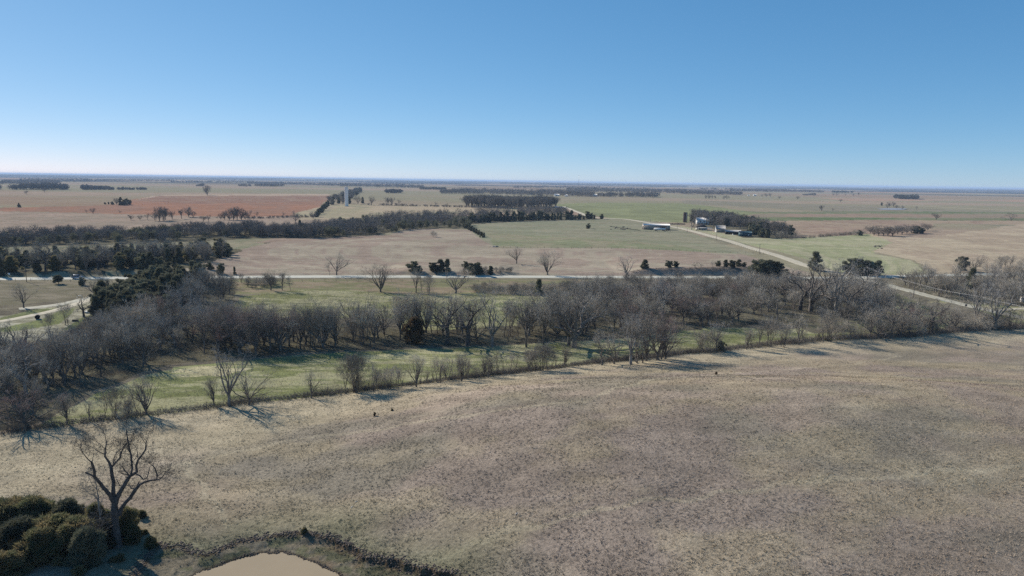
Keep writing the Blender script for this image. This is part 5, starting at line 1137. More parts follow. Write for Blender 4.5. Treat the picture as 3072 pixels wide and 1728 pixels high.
row([(20, 1600, 1516, 'near1', 'olive cedar bush at the left frame edge, back of the clump by the cottonwood'), (108, 1590, 1504, 'near2', 'tall cedar bush at the back of the clump by the cottonwood'), (60, 1660, 1572, 'near3', 'dark cedar bush low at the left frame edge'),
     (205, 1592, 1514, 'near3', 'dark cedar bush touching the slim dead tree', 1.0), (160, 1650, 1562, 'near1', 'rusty-tipped cedar bush in the middle of the clump'), (120, 1690, 1602, 'near2', 'frontmost round cedar bush of the clump by the cottonwood', 1.1), (225, 1660, 1572, 'near1', 'cedar bush with orange-brown crown in front of the clump', 1.1),
     (295, 1600, 1521, 'near2', 'cedar bush right behind the cottonwood trunk', .8), (318, 1640, 1570, 'near3', 'cedar bush tight against the left of the cottonwood trunk', .9), (382, 1615, 1536, 'near2', 'cedar bush tight against the right of the cottonwood trunk', .8), (262, 1690, 1602, 'near3', 'dark cedar bush at the front right of the clump', .9),
     (5, 1740, 1670, 'near1', 'cedar bush in the bottom left corner'), (402, 1625, 1585, 'near1', 'small olive cedar bush right of the cottonwood foot', .9), (426, 1552, 1533, 'near2', 'small ragged cedar alone on the slope right of the cottonwood'), (434, 1602, 1590, 'near1', 'tiny cedar right of the cottonwood foot'),
     (452, 1640, 1614, 'near1', 'low olive bush on the edge of the eroded bank', 1.1), (238, 1725, 1701, 'near2', 'small cedar seedling at the bottom edge left of the pond'), (360, 1684, 1665, 'near2', 'small cedar seedling in front of the cottonwood'), (340, 1684, 1672, 'near1', 'tiny seedling in front of the cottonwood')], '', 'cedar bushes around the cottonwood', wide=1.3)
row([(1124, 1248, 1237, 'cedarR', 'small rust-brown cedar seedling on the near hill, centre'), (2149, 1126, 1115, 'cedarR', 'small rust-brown cedar seedling on the near hill, right'), (914, 1600, 1584, 'near1', 'small cedar on the lip of the pond bank'), (1176, 1232, 1226, 'near1', 'tiny seedling on the near hill close to the fence')], '', 'cedar seedlings on the near hill')

# ================================================================ farm buildings
def place(name, px, py, label, cat, rz=0.0, group=None):
    p = at(px, py); e = empty(name, p, rz); tag(e, label, cat, group); return e, p
def mpp(px, py):                                     # metres per photograph pixel at a spot on the land
    p = at(px, py); return -(ROTN.T @ (np.array(p) - CAM))[2] / FPX
def gable(e, Lx, Wy, hw, hr, mw, mr, over=.35, openings=(), wall_t=.18):
    """long axis x; walls with real openings on the front (y = 0) and the left gable (x = 0)"""
    m = MB()
    def wall(x0, x1, y0, y1, cuts, axis):
        # cuts: (a0, a1, z0, z1) along the axis
        a_lo, a_hi = (x0, x1) if axis == 'x' else (y0, y1); cur = a_lo
        for (a0, a1, z0, z1) in sorted(cuts):
            seg = [(cur, a0, 0, hw), (a0, a1, 0, z0), (a0, a1, z1, hw)]
            for (u, v, p, q) in seg:
                if v - u > .01 and q - p > .01: m.box(*((u, v, y0, y1) if axis == 'x' else (x0, x1, u, v)), p, q)
            cur = a1
        if a_hi - cur > .01: m.box(*((cur, a_hi, y0, y1) if axis == 'x' else (x0, x1, cur, a_hi)), 0, hw)
    f = [c[1:] for c in openings if c[0] == 'front']; l = [c[1:] for c in openings if c[0] == 'left']
    wall(0, Lx, 0, wall_t, f, 'x'); wall(0, Lx, Wy - wall_t, Wy, [], 'x'); wall(0, wall_t, wall_t, Wy - wall_t, l, 'y'); wall(Lx - wall_t, Lx, wall_t, Wy - wall_t, [], 'y')
    for x0 in (0.0, Lx - wall_t): m.prism([(0, hw), (Wy, hw), (Wy / 2, hr)], x0, x0 + wall_t, 'x')
    m.build('wall', mw, e)
    r = MB(); t = .14
    for s_ in (0, 1):
        ya, yb = (-over, Wy / 2) if s_ == 0 else (Wy + over, Wy / 2); za = hw - over * (hr - hw) / (Wy / 2)
        pr = [(ya, za + .02), (yb, hr + .02), (yb, hr + .02 + t), (ya, za + .02 + t)]
        r.prism(pr if s_ == 0 else pr[::-1], -over, Lx + over, 'x')
    rf = r.build('roof', mr, e); c = MB(); c.box(-over, Lx + over, Wy / 2 - .25, Wy / 2 + .25, hr + .17, hr + .24); c.build('ridge_cap', mr, rf)
# machine shed
k = mpp(1968, 688.5); e, p = place('machine_shed', 1931, 688.6, 'long pale-roofed machine shed with open bays beside the gravel road', 'shed', R(-2))
L_ = 78 * k
gable(e, L_, 12, 4.7, 6.1, M['grey_metal'], M['roof_metal'], openings=[('left', 2.0, 8.5, 0, 3.9), ('front', L_ * .64, L_ * .84, 0, 3.7)])
m = MB(); m.box(L_ * .42, L_ * .64, -.12, -.02, 0.1, 3.9); m.build('door', mat('rusty_sliding_door', (0.3, 0.23, 0.19), .7, var=.3), e)
m = MB(); m.box(-.06, .0, 1.6, 2.0, 0, 4.4); m.box(-.06, .0, 8.5, 8.9, 0, 4.4); m.box(-.06, .0, 2.0, 8.5, 3.9, 4.4); m.build('door_frame', M['white_metal'], e)
m = MB(); m.box(.25, L_ - .25, .25, 11.75, .02, .08); m.build('floor', M['dark'], e)
# white tanker trailer
k = mpp(1978, 692); e, p = place('tank_trailer', 1962, 692, 'long white tank trailer parked in front of the machine shed', 'trailer', R(-4))
TL = 34 * k; m = MB(); m.cyl((.3, 1.2, 1.75), (TL - .3, 1.2, 1.75), 1.12, n=20); m.cyl((0, 1.2, 1.75), (.3, 1.2, 1.75), .8, 1.12, n=20); m.cyl((TL - .3, 1.2, 1.75), (TL, 1.2, 1.75), 1.12, .8, n=20); m.build('tank', M['white_metal'], e, True)
m = MB(); m.box(.2, TL - .1, .55, 1.85, .62, .82); m.build('chassis', M['dark'], e)
for x in (1.2, 2.5, TL - 2.6, TL - 1.3):
    for y in (.1, 2.3):
        m = MB(); m.cyl((x, y - .14, .5), (x, y + .14, .5), .5, n=14); m.build('wheel', M['tyre'], e)
# tractor
e, p = place('tractor', 1999, 692, 'dark tractor hitched at the right end of the white tank trailer', 'tractor', R(5))
m = MB(); m.box(.9, 3.2, .75, 1.55, 1.0, 1.75); m.box(3.2, 3.3, .8, 1.5, .9, 1.7); m.build('hood', mat('dark_tractor_paint', (.07, .05, .045), .5, var=.3), e)
m = MB()
for x in (-.4, .9):
    for y in (.45, 1.85): m.box(x - .05, x + .05, y - .05, y + .05, 1.2, 2.75)
m.box(-.45, .95, .4, 1.9, .9, 1.2); m.build('cab', M['dark'], e)
m = MB(); m.box(-.55, 1.05, .3, 2.0, 2.752, 2.87); m.build('cab_roof', M['grey_metal'], e)
for x, y, r_ in ((.1, .1, .85), (.1, 2.2, .85), (2.9, .35, .5), (2.9, 1.95, .5)):
    m = MB(); m.cyl((x, y - .2, r_), (x, y + .2, r_), r_, n=16); w_ = m.build('wheel', M['tyre'], e); m = MB(); m.cyl((x, y - .22, r_), (x, y + .22, r_), r_ * .45, n=10); m.build('rim', M['grey_metal'], w_)
# silo
k = mpp(2055, 668); e, p = place('silo', 2055, 667, 'dark brown block silo without a roof at the left of the grove', 'silo')
m = MB(); n_ = 20; r_ = 6.2 * k; hh = 30 * k
for j in range(8):                                   # staves, with a shallow band joint at each course
    z0, z1 = hh * j / 8, hh * (j + 1) / 8; m.cyl((0, 0, z0 + .03), (0, 0, z1 - .03), r_, n=n_, cap=False)
m.cyl((0, 0, 0), (0, 0, hh), r_ - .06, n=n_, cap=False); m.build('wall', M['brick'], e)
m = MB()
for j in range(8): m.cyl((0, 0, hh * (j + .5) / 8 - .06), (0, 0, hh * (j + .5) / 8 + .06), r_ + .05, n=n_, cap=False)
m.build('hoop', M['dark'], e)
m = MB(); m.box(r_ * .1, r_ * .55, -r_ - .35, -r_ + .3, 0, hh * .97); m.build('chute', M['grey_metal'], e)
# farmhouse
k = mpp(2108, 673); e, p = place('farmhouse', 2090, 673.5, 'white two-storey farmhouse with a bright metal roof in the grove', 'house', R(-6))
L_ = 36 * k
gable(e, L_, 8.5, 5.4, 8.6, M['white_metal'], M['roof_metal'], .45, [('front', L_ * .25, L_ * .33, 3.4, 4.8), ('front', L_ * .55, L_ * .63, 3.4, 4.8), ('front', L_ * .78, L_ * .86, .9, 2.4), ('front', L_ * .4, L_ * .48, 0, 2.2), ('left', 2, 3.1, 3.3, 4.7), ('left', 5.2, 6.3, 3.3, 4.7), ('left', 2, 3.1, .9, 2.3), ('left', 5.2, 6.3, .9, 2.3)])
for a, b, z0, z1 in ((.25, .33, 3.4, 4.8), (.55, .63, 3.4, 4.8), (.78, .86, .9, 2.4)):
    m = MB(); m.box(L_ * a, L_ * b, .07, .11, z0, z1); w_ = m.build('window', M['glass'], e); m = MB(); m.box(L_ * a - .1, L_ * b + .1, -.05, -.003, z0 - .14, z0 - .02); m.build('sill', M['white_metal'], w_)
for y0, z0 in ((2, 3.3), (5.2, 3.3), (2, .9), (5.2, .9)):
    m = MB(); m.box(.07, .11, y0, y0 + 1.1, z0, z0 + 1.4); m.build('window', M['glass'], e)
m = MB(); m.box(L_ * .4, L_ * .48, .07, .12, 0, 2.2); m.build('door', M['dark'], e)
m = MB(); m.prism([(-2.4, 2.5), (-.02, 3.1), (-.02, 3.2), (-2.4, 2.6)], 1.0, L_ - 1, 'x'); m.build('porch_roof', M['roof_metal'], e)
m = MB(); m.box(L_ * .7, L_ * .7 + .7, 4.6, 5.3, 7.6, 9.6); m.build('chimney', M['brick'], e)
# low dark-roofed house with a white carport
k = mpp(2112, 690); e, p = place('bungalow', 2093, 690, 'low house with a dark hipped roof and white carport in front of the farmhouse', 'house', R(-4))
L_ = 30 * k; m = MB(); m.box(0, L_, 2.5, 10.5, 0, 2.8); m.build('wall', M['white_metal'], e)
m = MB(); z0, z1 = 2.84, 6.2; x0, x1, y0, y1 = -.6, L_ + .6, 1.9, 11.1; ym = 6.5
m.add([(x0, y0, z0), (x1, y0, z0), (x1, y1, z0), (x0, y1, z0), (x0 + 4.6, ym, z1), (x1 - 4.6, ym, z1)], [(0, 1, 5, 4), (2, 3, 4, 5), (3, 2, 1, 0)], [(1, 2, 5), (3, 0, 4)]); m.build('roof', M['shingle'], e)
m = MB(); m.box(-.4, L_ + 4, -3.2, 1.85, 2.42, 2.6); cp = m.build('carport', M['white_metal'], e)
for i in range(6):
    m = MB(); x = (L_ + 3.6) * i / 5; m.box(x - .12, x + .12, -3.0, -2.76, 0, 2.42); m.build('post', M['white_metal'], cp)
m = MB(); m.box(L_ * .15, L_ * .3, 2.43, 2.48, .2, 2.1); m.box(L_ * .55, L_ * .7, 2.43, 2.48, .9, 2.0); m.build('window', M['glass'], e)
# gambrel barn
k = mpp(2160, 697); e, p = place('barn', 2148, 697, 'small barn with a white gambrel end and patched pale roof', 'barn', R(-8))
L_ = 27 * k; Wd = 8.0; m = MB(); pr = [(0, 0), (Wd, 0), (Wd, 3.4), (Wd * .82, 5.6), (Wd / 2, 6.6), (Wd * .18, 5.6), (0, 3.4)]
m.prism(pr, .0, .2, 'x'); m.build('end_wall', M['white_metal'], e); m = MB(); m.prism(pr, L_ - .2, L_, 'x'); m.box(.2, L_ - .2, 0, .2, 0, 3.4); m.box(.2, L_ - .2, Wd - .2, Wd, 0, 3.4); m.build('wall', M['grey_metal'], e)
m = MB(); up_ = [(-.4, 3.0), (Wd * .18 - .05, 5.68), (Wd / 2, 6.75), (Wd * .82 + .05, 5.68), (Wd + .4, 3.0)]
for a, b in zip(up_[:-1], up_[1:]): m.prism([a, b, (b[0], b[1] + .15), (a[0], a[1] + .15)], -.3, L_ + .3, 'x')
m.build('roof', M['old_roof'], e)
m = MB(); m.box(-.06, -.003, 2.8, 5.2, 0, 2.8); m.build('door', M['dark'], e)
# open pole shed
k = mpp(2200, 706); e, p = place('pole_shed', 2177, 703, 'low open-fronted shed with a long pale lean-to roof right of the barn', 'shed', R(-10))
L_ = 46 * k; m = MB(); m.prism([(-.6, 2.6), (7.5, 3.9), (7.5, 4.05), (-.6, 2.75)], -.4, L_ + .4, 'x'); m.build('roof', M['old_roof'], e)
m = MB(); m.box(0, L_, 7.1, 7.3, 0, 3.75); m.box(0, .2, 0, 7.1, 0, 2.55); m.box(L_ - .2, L_, 0, 7.1, 0, 2.55); m.build('wall', M['dark'], e)
for i in range(6):
    m = MB(); x = .1 + (L_ - .2) * i / 5; m.box(x - .1, x + .1, -.35, -.15, 0, 2.58); m.build('post', M['wood_post'], e)
# teal container-like shed
k = mpp(2235, 710); e, p = place('metal_shed', 2218, 709, 'dark teal metal shed at the right end of the farm buildings', 'shed', R(-10))
L_ = 36 * k; gable(e, L_, 7, 3.6, 4.6, M['teal_metal'], M['teal_metal'], .2, [('front', L_ * .7, L_ * .78, .8, 2.2)])
m = MB(); m.box(L_ * .7, L_ * .78, .05, .09, .8, 2.2); m.build('window', M['white_metal'], e)
# round stock tank
e, p = place('stock_tank', 2199, 704.5, 'small white stock tank in front of the open shed', 'tank'); m = MB(); m.cyl((0, 0, 0), (0, 0, .8), .9, n=14); m.build('tank', M['white_metal'], e)
m = MB(); m.cyl((0, 0, .801), (0, 0, .86), .95, n=14); m.build('rim', M['grey_metal'], e)
# far sheds
def far_shed(px, py, wpx, hpx, label, mw, mr, name='metal_shed', dep=12, door=True, rz=0):
    k = mpp(px, py); e, p = place(name, px, py, label, 'shed' if name != 'farmhouse' else 'house', R(rz)); L_ = wpx * k; h = hpx * k
    gable(e, L_, dep, h * .68, h, mw, mr, .3, [('left', dep * .3, dep * .7, 0, h * .5)] if door else [])
    m = MB(); m.box(L_ * .35, L_ * .55, -.06, -.004, 0, h * .5); m.build('door', M['grey_metal'], e)
far_shed(1663, 588.5, 15, 6.5, 'far white metal shed, left one of the pair before the grey wood', M['white_metal'], M['white_metal'])
far_shed(1695, 589.5, 8, 5.5, 'far small white shed, right one of the pair before the grey wood', M['white_metal'], M['roof_metal'])
far_shed(1777, 589.5, 15, 6.5, 'far pale blue metal shed at the end of the grey wood', M['blue_metal'], M['roof_metal'])
far_shed(2261, 588, 8, 5, 'far white house on the plain above the farmhouse', M['white_metal'], M['white_metal'], 'farmhouse', 9)
far_shed(2243, 587.5, 6, 3, 'far low white shed left of the far white house', M['white_metal'], M['white_metal'], 'metal_shed', 6)
far_shed(1586, 584, 15, 7, 'far dark-roofed house among bare trees beyond the plantation', M['grey_metal'], M['shingle'], 'farmhouse', 10)
far_shed(1626, 556.5, 20, 2.4, 'long low tan building near the horizon at centre', M['tan_roof'], M['tan_roof'], 'metal_shed', 40, False)
# low slab-roofed shed and rows of pale bales by the plantation
k = mpp(1680, 625); e, p = place('loafing_shed', 1664, 625, 'long low pale-roofed shed at the end of the dirt track', 'shed'); L_ = 33 * k
m = MB(); m.prism([(-.5, 2.0), (6, 2.9), (6, 3.05), (-.5, 2.15)], 0, L_, 'x'); m.build('roof', M['roof_metal'], e)
m = MB(); m.box(0, L_, 5.6, 5.8, 0, 2.8); m.build('wall', M['dark'], e)
for i in range(5):
    m = MB(); x = .2 + (L_ - .4) * i / 4; m.box(x - .12, x + .12, -.25, 0, 0, 2.05); m.build('post', M['wood_post'], e)
bale0 = None
def bale_mesh():
    m = MB(); m.cyl((0, -.9, .8), (0, .9, .8), .8, n=14); m.cyl((0, -.94, .8), (0, -.9, .8), .66, .8, n=14, cap=True); return make_mesh('bale', m.v, m.t, m.q, [M['white_metal']])
bm = bale_mesh()
xs = [1539 + i * 2.5 for i in range(11)] + [1577 + i * 2.5 for i in range(11)]
for i, x in enumerate(xs):
    p = at(x, 618); o = link('bale', bm, None, (p[0], p[1], p[2] - .02)); o.rotation_euler = (0, 0, R(90 + RNG.uniform(-6, 6)))
    n = i % 11 + 1; tag(o, ('leftmost' if n == 1 else ordinal(n)) + ' white-wrapped bale ' + ('' if n == 1 else 'from the left ') + 'in the ' + ('left' if i < 11 else 'right') + ' row before the plantation', 'bale', 'white bales before the plantation')
# feed heaps on the hayfield: dark stones and brush by the shed
def rubble(label, pts, hr, m_, seed, nm='rock'):
    rs = np.random.RandomState(seed)
    for i, (px, py) in enumerate(pts):
        p = at(px, py); s_ = rs.uniform(*hr); vs = rs.normal(size=(26, 3)); vs /= np.linalg.norm(vs, axis=1)[:, None]; import bmesh
        b = bmesh.new(); [b.verts.new(tuple(v * s_ * rs.uniform(.75, 1.1) * np.array([1.3, 1, .6]))) for v in vs]; bmesh.ops.convex_hull(b, input=b.verts)
        for v in [v for v in b.verts if not v.link_faces]: b.verts.remove(v)
        me = bpy.data.meshes.new(nm); b.to_mesh(me); b.free(); me.materials.append(m_); o = link(nm, me, None, (p[0], p[1], p[2] + s_ * .2)); o.rotation_euler = (0, 0, rs.uniform(0, 6))
        tag(o, label % (ordinal(i + 1)), 'rock' if nm == 'rock' else 'heap', label.split(' %s')[0][:40] + ' row')
rs_ = random.Random(3)
rubble('dark brush pile between the lone cedar and the machine shed, %s from the left', sorted([(rs_.uniform(1832, 1890), rs_.uniform(681, 690)) for _ in range(16)]), (.6, 1.3), M['bark_dark'], 1, 'brush_pile')
rubble('low dark clod on the line below the machine shed, %s from the left', sorted([(rs_.uniform(1885, 2015), 694 + rs_.uniform(-.6, .6)) for _ in range(18)]), (.35, .7), M['bark_dark'], 2, 'dirt_clod')
rubble('pale rock in the small heap at the pasture corner, %s from the left', sorted([(1480 + i * 2.6, 741 - rs_.random() * 2) for i in range(6)]), (.6, 1.1), M['rock'], 3)
rubble('dark heap on the plain right of the green field, %s from the left', sorted([(rs_.uniform(2618, 2648), rs_.uniform(738, 746)) for _ in range(9)]), (.5, 1.1), M['bark_dark'], 4, 'brush_pile')
stems('brush', 'dark brush around the farm junk left of the machine shed', at_many(np.random.RandomState(1).uniform(1830, 1920, 500), np.interp(np.random.RandomState(1).uniform(0, 1, 500), [0, 1], [680, 692])), (.4, 1.2), M['bark_dark'], 8, 21, w=.05, spread=.8)
stems('brush', 'dark weeds in front of the silo and farm lane', at_many(np.random.RandomState(2).uniform(2006, 2056, 500), np.random.RandomState(3).uniform(670, 675, 500)), (.4, 1.3), M['bark_dark'], 8, 22, w=.05, spread=.8)

# ================================================================ water tower
p = at(1040, 619); k = mpp(1040, 619); r_ = 5.4 * k; hh = 57 * k
e = empty('water_tower', p); tag(e, 'tall plain white cylindrical standpipe water tower on the pasture', 'water tower')
m = MB(); m.cyl((0, 0, 0), (0, 0, hh), r_, n=40, cap=False); m.build('shell', M['tank'], e, True)
m = MB(); m.cyl((0, 0, hh), (0, 0, hh + .8), r_ + .05, r_ * .15, n=40); m.build('roof', M['white_metal'], e)
m = MB(); m.cyl((0, 0, 0), (0, 0, .5), r_ + .5, n=40); m.build('foundation', M['rock'], e)
m = MB(); a = R(-150); bx_, by_ = math.cos(a) * (r_ + .18), math.sin(a) * (r_ + .18); m.cyl((bx_ - .2, by_, .5), (bx_ - .2, by_, hh + .9), .05, n=5); m.cyl((bx_ + .2, by_, .5), (bx_ + .2, by_, hh + .9), .05, n=5)
for j in range(int(hh / 1.2)): m.box(bx_ - .2, bx_ + .2, by_ - .03, by_ + .03, 1 + j * 1.2, 1.08 + j * 1.2)
m.build('ladder', M['grey_metal'], e)
m = MB()
for j in range(18):
    a0, a1 = 6.2832 * j / 18, 6.2832 * (j + 1) / 18; m.cyl((math.cos(a0) * r_, math.sin(a0) * r_, hh + 1.0), (math.cos(a1) * r_, math.sin(a1) * r_, hh + 1.0), .05, n=4); m.cyl((math.cos(a0) * r_, math.sin(a0) * r_, hh), (math.cos(a0) * r_, math.sin(a0) * r_, hh + 1.0), .05, n=4)
m.build('railing', M['grey_metal'], e)
# far radio mast
p = at(1736, 566); D = -(ROTN.T @ (np.array(p) - CAM))[2]; e = empty('radio_mast', p); tag(e, 'hair-thin radio mast rising above the horizon at centre right', 'mast'); hh = 38 * D / FPX
m = MB(); m.cyl((0, 0, 0), (0, 0, hh), 1.3, .8, n=5); m.build('mast', M['wire'], e); m = MB(); m.cyl((-.01, 0, hh), (-.01, 0, hh * 1.03), 1.6, 1.2, n=6); m.build('beacon', M['grey_metal'], e)

# ================================================================ poles, wires, fences, signs
def pole(px, base, top, label, group=None, arm=True):
    p, h = height_for(px, base, top); e = empty('utility_pole', (p[0], p[1], p[2] - .1)); tag(e, label, 'pole', group)
    m = MB(); m.cyl((0, 0, -.3), (0, 0, h), .16, .11, n=8); m.build('pole', M['wood_post'], e)
    if arm:
        m = MB(); m.box(-.06, .06, -1.1, 1.1, h - .7, h - .58); m.build('crossarm', M['wood_post'], e)
        for y in (-1.0, 0, 1.0):
            m = MB(); m.cyl((0, y, h - .57), (0, y, h - .4), .05, n=6); m.build('insulator', M['white_metal'], e)
    return (p[0], p[1], p[2] + h - .45)
g_ = 'utility poles'
a = pole(80, 846, 786, 'utility pole standing against the highway at the far left', g_); b = pole(142, 813, 776, 'utility pole on the bank above the highway left of the car', g_)
gp = [pole(2278, 761, 730, 'utility pole on the near stretch of the gravel road', g_), pole(2149, 721, 700, 'utility pole along the gravel road below the barn', g_), pole(2061, 696.5, 685, 'utility pole along the gravel road left of the barn', g_), pole(2031.6, 687, 673, 'utility pole right behind the machine shed end', g_), pole(1951, 668, 656, 'utility pole beyond the machine shed roof', g_)]
sp_ = [pole(2600, 850, 800, 'utility pole at the road junction', g_), pole(2740, 892, 846, 'utility pole among bare trees on the side road', g_), pole(2925, 950, 884, 'utility pole nearer along the side road at the right', g_), pole(3200, 1040, 940, 'utility pole past the right edge of the side road', g_)]
def wire(a, b, n=3, r=.02, sag=.6, off=1.0):
    m = MB(); a, b = Vector(a), Vector(b); d = (b - a); s_ = Vector((-d.y, d.x, 0)).normalized()
    for j in range(n):
        o = s_ * (j - (n - 1) / 2) * off; pts = [a + d * (i / 8) + o + Vector((0, 0, -sag * 4 * (i / 8) * (1 - i / 8))) for i in range(9)]
        for u, v in zip(pts[:-1], pts[1:]): m.cyl(u, v, r, n=4, cap=False)
    return m
for i, (u, v) in enumerate(zip(sp_[:-1], sp_[1:])):
    tag(wire(u, v, 2, .03).build('power_line', M['wire']), ('pair of thin wires from the junction pole down the side road', 'pair of bright wires crossing the bare wood beside the side road', 'pair of wires leaving the frame at the right edge')[i], 'wires')
for i, (u, v) in enumerate(zip(gp[:-1], gp[1:])): tag(wire(u, v, 2, .015).build('power_line', M['wire']), 'thin power wires over the gravel road, ' + ('nearest', 'second nearest', 'third nearest', 'farthest')[i] + ' span', 'wires')

def fence(name_label, P, spacing, hp=1.25, strands=3, r=.06, maxp=100):
    P = np.array(P); d = np.r_[0, np.cumsum(np.hypot(*np.diff(P, axis=0).T))]; n = min(maxp, int(d[-1] / spacing)); t = np.linspace(0, d[-1], n)
    x, y = np.interp(t, d, P[:, 0]), np.interp(t, d, P[:, 1]); z = H(x, y)
    e = empty('wire_fence', (x[0], y[0], z[0])); tag(e, name_label, 'fence')
    m = MB(); m.cyl((0, 0, -.3), (0, 0, hp), r, r * .9, n=6); me = make_mesh('post', m.v, m.t, m.q, [M['wood_post']])
    for i in range(n):
        o = link('post', me, e, (x[i] - x[0] + RNG.gauss(0, .05), y[i] - y[0], z[i] - z[0])); o.rotation_euler = (RNG.gauss(0, .05), RNG.gauss(0, .05), 0); s_ = RNG.uniform(.85, 1.2); o.scale = (s_, s_, RNG.uniform(.9, 1.1))
    m = MB()
    for k_ in range(strands):
        zz = hp * (.35 + .28 * k_)
        for i in range(n - 1): m.cyl((x[i] - x[0], y[i] - y[0], z[i] - z[0] + zz), (x[i + 1] - x[0], y[i + 1] - y[0], z[i + 1] - z[0] + zz), .012, n=3, cap=False)
    m.build('wire', M['wire'], e)
fence('weathered post and wire fence along the foot of the near hill', FENCE_W[3:-1], 4.2, 1.3)
fence('post and wire fence between the hayfield and the tan pasture', Wp([(1470, 742), (1536, 744.5), (1700, 745.5), (1830, 746.5), (1953, 748), (2080, 755), (2180, 759.5), (2281, 762)]), 5.0, 1.4, 2, .1)
fence('post and wire fence beside the gravel road', Wp([(2290, 762), (2215, 738), (2150, 720), (2100, 706), (2062, 697), (2015, 695), (1890, 694)]), 5.5, 1.3, 2, .08)
fence('post and wire fence on the highway verge above the meadow', Wp([(700, 846), (1000, 845), (1300, 846), (1500, 846)]), 5.0, 1.2, 2, .07)
fence('post and wire fence below the highway at the left', Wp([(0, 843), (100, 843.5), (200, 845), (330, 848), (420, 850)]), 6.0, 1.3, 2, .08)
# signs
def sign(px, py, w_, h_, zc, label, m_, cat='sign', nm='road_sign', rz=0):
    e, p = place(nm, px, py, label, cat, R(rz)); m = MB(); m.cyl((0, 0, -.2), (0, 0, zc + h_ / 2), .04, n=6); m.build('post', M['grey_metal'], e)
    m = MB(); m.box(-w_ / 2, w_ / 2, -.07, -.042, zc - h_ / 2, zc + h_ / 2); m.build('panel', m_, e)
sign(28, 831, 1.1, .9, 1.5, 'small white sign beside the highway at the far left', M['white_metal'])
sign(2624.5, 829, .8, .8, 1.6, 'small dark sign at the highway junction seen from behind', M['dark'], rz=10)
sign(2897, 924, 1.3, .9, 1.2, 'brown rectangular sign on the edge of the side road', mat('brown_sign', (.16, .12, .1), .7, var=.2), rz=20)
e, p = place('utility_cabinet', 3066, 907, 'white box-like cabinet on the grass at the right edge', 'cabinet'); m = MB(); m.box(-.2, 2.0, 0, 1.2, .12, 2.2); m.build('cabinet', M['white_metal'], e); m = MB(); m.box(-.3, 2.1, -.1, 1.3, 0, .118); m.build('base', M['rock'], e); m = MB(); m.box(-.25, 2.05, -.05, 1.25, 2.202, 2.3); m.build('lid', M['grey_metal'], e)
# farmyard things at the left
e, p = place('feed_trough', 256, 938.5, 'white oblong trough beside the gravel yard at the left', 'trough', R(-6)); m = MB(); m.prism([(-.35, 0), (.35, 0), (.5, .55), (-.5, .55)], 0, 2.3, 'x'); m.build('trough', M['white_metal'], e); m = MB(); m.box(-.05, 2.35, -.52, .52, .552, .62); m.build('rim', M['white_metal'], e)
e, p = place('hay_bale', 113, 957, 'dark old round bale on the grass between the farm lanes', 'bale', R(30)); m = MB(); m.cyl((0, -.7, .75), (0, .7, .75), .78, n=18); m.build('bale', M['bale'], e, True); m = MB(); m.cyl((0, -.74, .75), (0, -.7, .75), .6, .76, n=18); m.build('end', M['dark'], e)
e, p = place('dark_trough', 226, 964, 'low dark trough on the grass below the gravel yard', 'trough', R(4)); m = MB(); m.box(-.9, .9, -.35, .35, .1, .6); m.build('trough', M['dark'], e); m = MB(); m.box(-.95, -.8, -.4, .4, 0, .1); m.box(.8, .95, -.4, .4, 0, .1); m.build('leg', M['grey_metal'], e)
for px, py, lab in ((268, 902, 'pale bent hoop standing in the scrub at the left yard, right of a pair'), (240, 898, 'pale bent hoop lying in the scrub at the left yard')):
    p = at(px, py); m = MB(); pts = [(math.cos(a_) * 1.6, 0, math.sin(a_) * 1.5 + .1) for a_ in np.linspace(0, 3.14, 12)]
    for u, v in zip(pts[:-1], pts[1:]): m.cyl(u, v, .09, n=6)
    o = m.build('hoop', M['white_metal']); o.location = p; o.rotation_euler = (0, 0, RNG.uniform(-.4, .4)); tag(o, lab, 'hoop')
# fallen logs, bleached sticks
def log(px, py, L, r, rz, label, m_='log', group=None):
    p = at(px, py); t = TreeMesh(int(px)); o = dict(DEF); o.update(maxl=2, fine=0, prob=.7, up=0, wob=.12, twr=.001)
    t.branch(np.zeros(3), np.array([1.0, 0, .05]), L, r, 1, o); me = make_mesh('fallen_log', t.wood.v, None, t.wood.q, [M[m_]], True); ob = link('fallen_log', me, None, (p[0], p[1], p[2] + r * .5)); ob.rotation_euler = (0, 0, R(rz)); tag(ob, label, 'log', group)
log(250, 1270, 2.6, .14, -18, 'bleached fallen log at the edge of the near fence brush')
log(792, 730, 6, .25, 5, 'fallen dark limb in the pasture under the long wood', 'bark_dark')
log(1230, 1022, 3.2, .12, 60, 'pale leaning dead stick beside the rusty cedar', 'log')
log(2010, 1000, 6, .18, 20, 'pale fallen trunk on the creek wood floor, right part', 'log')
log(620, 1032, 4, .16, 10, 'pale fallen trunk on the creek wood floor, left part', 'log')
for px, py, rz, lab in ((1070, 1505, 50, 'upper of the two bleached sticks on the near hill above the pond'), (1056, 1521, 80, 'lower of the two bleached sticks on the near hill above the pond'), (1551, 1541, 40, 'bleached stick lying on the near hill, centre bottom')):
    p = at(px, py); m = MB(); m.cyl((-.35, 0, .03), (.0, .03, .05), .03, .035, n=6); m.cyl((0, .03, .05), (.4, .0, .03), .035, .02, n=6); o = m.build('bleached_stick', M['white_metal']); o.location = p; o.rotation_euler = (0, 0, R(rz)); tag(o, lab, 'stick')

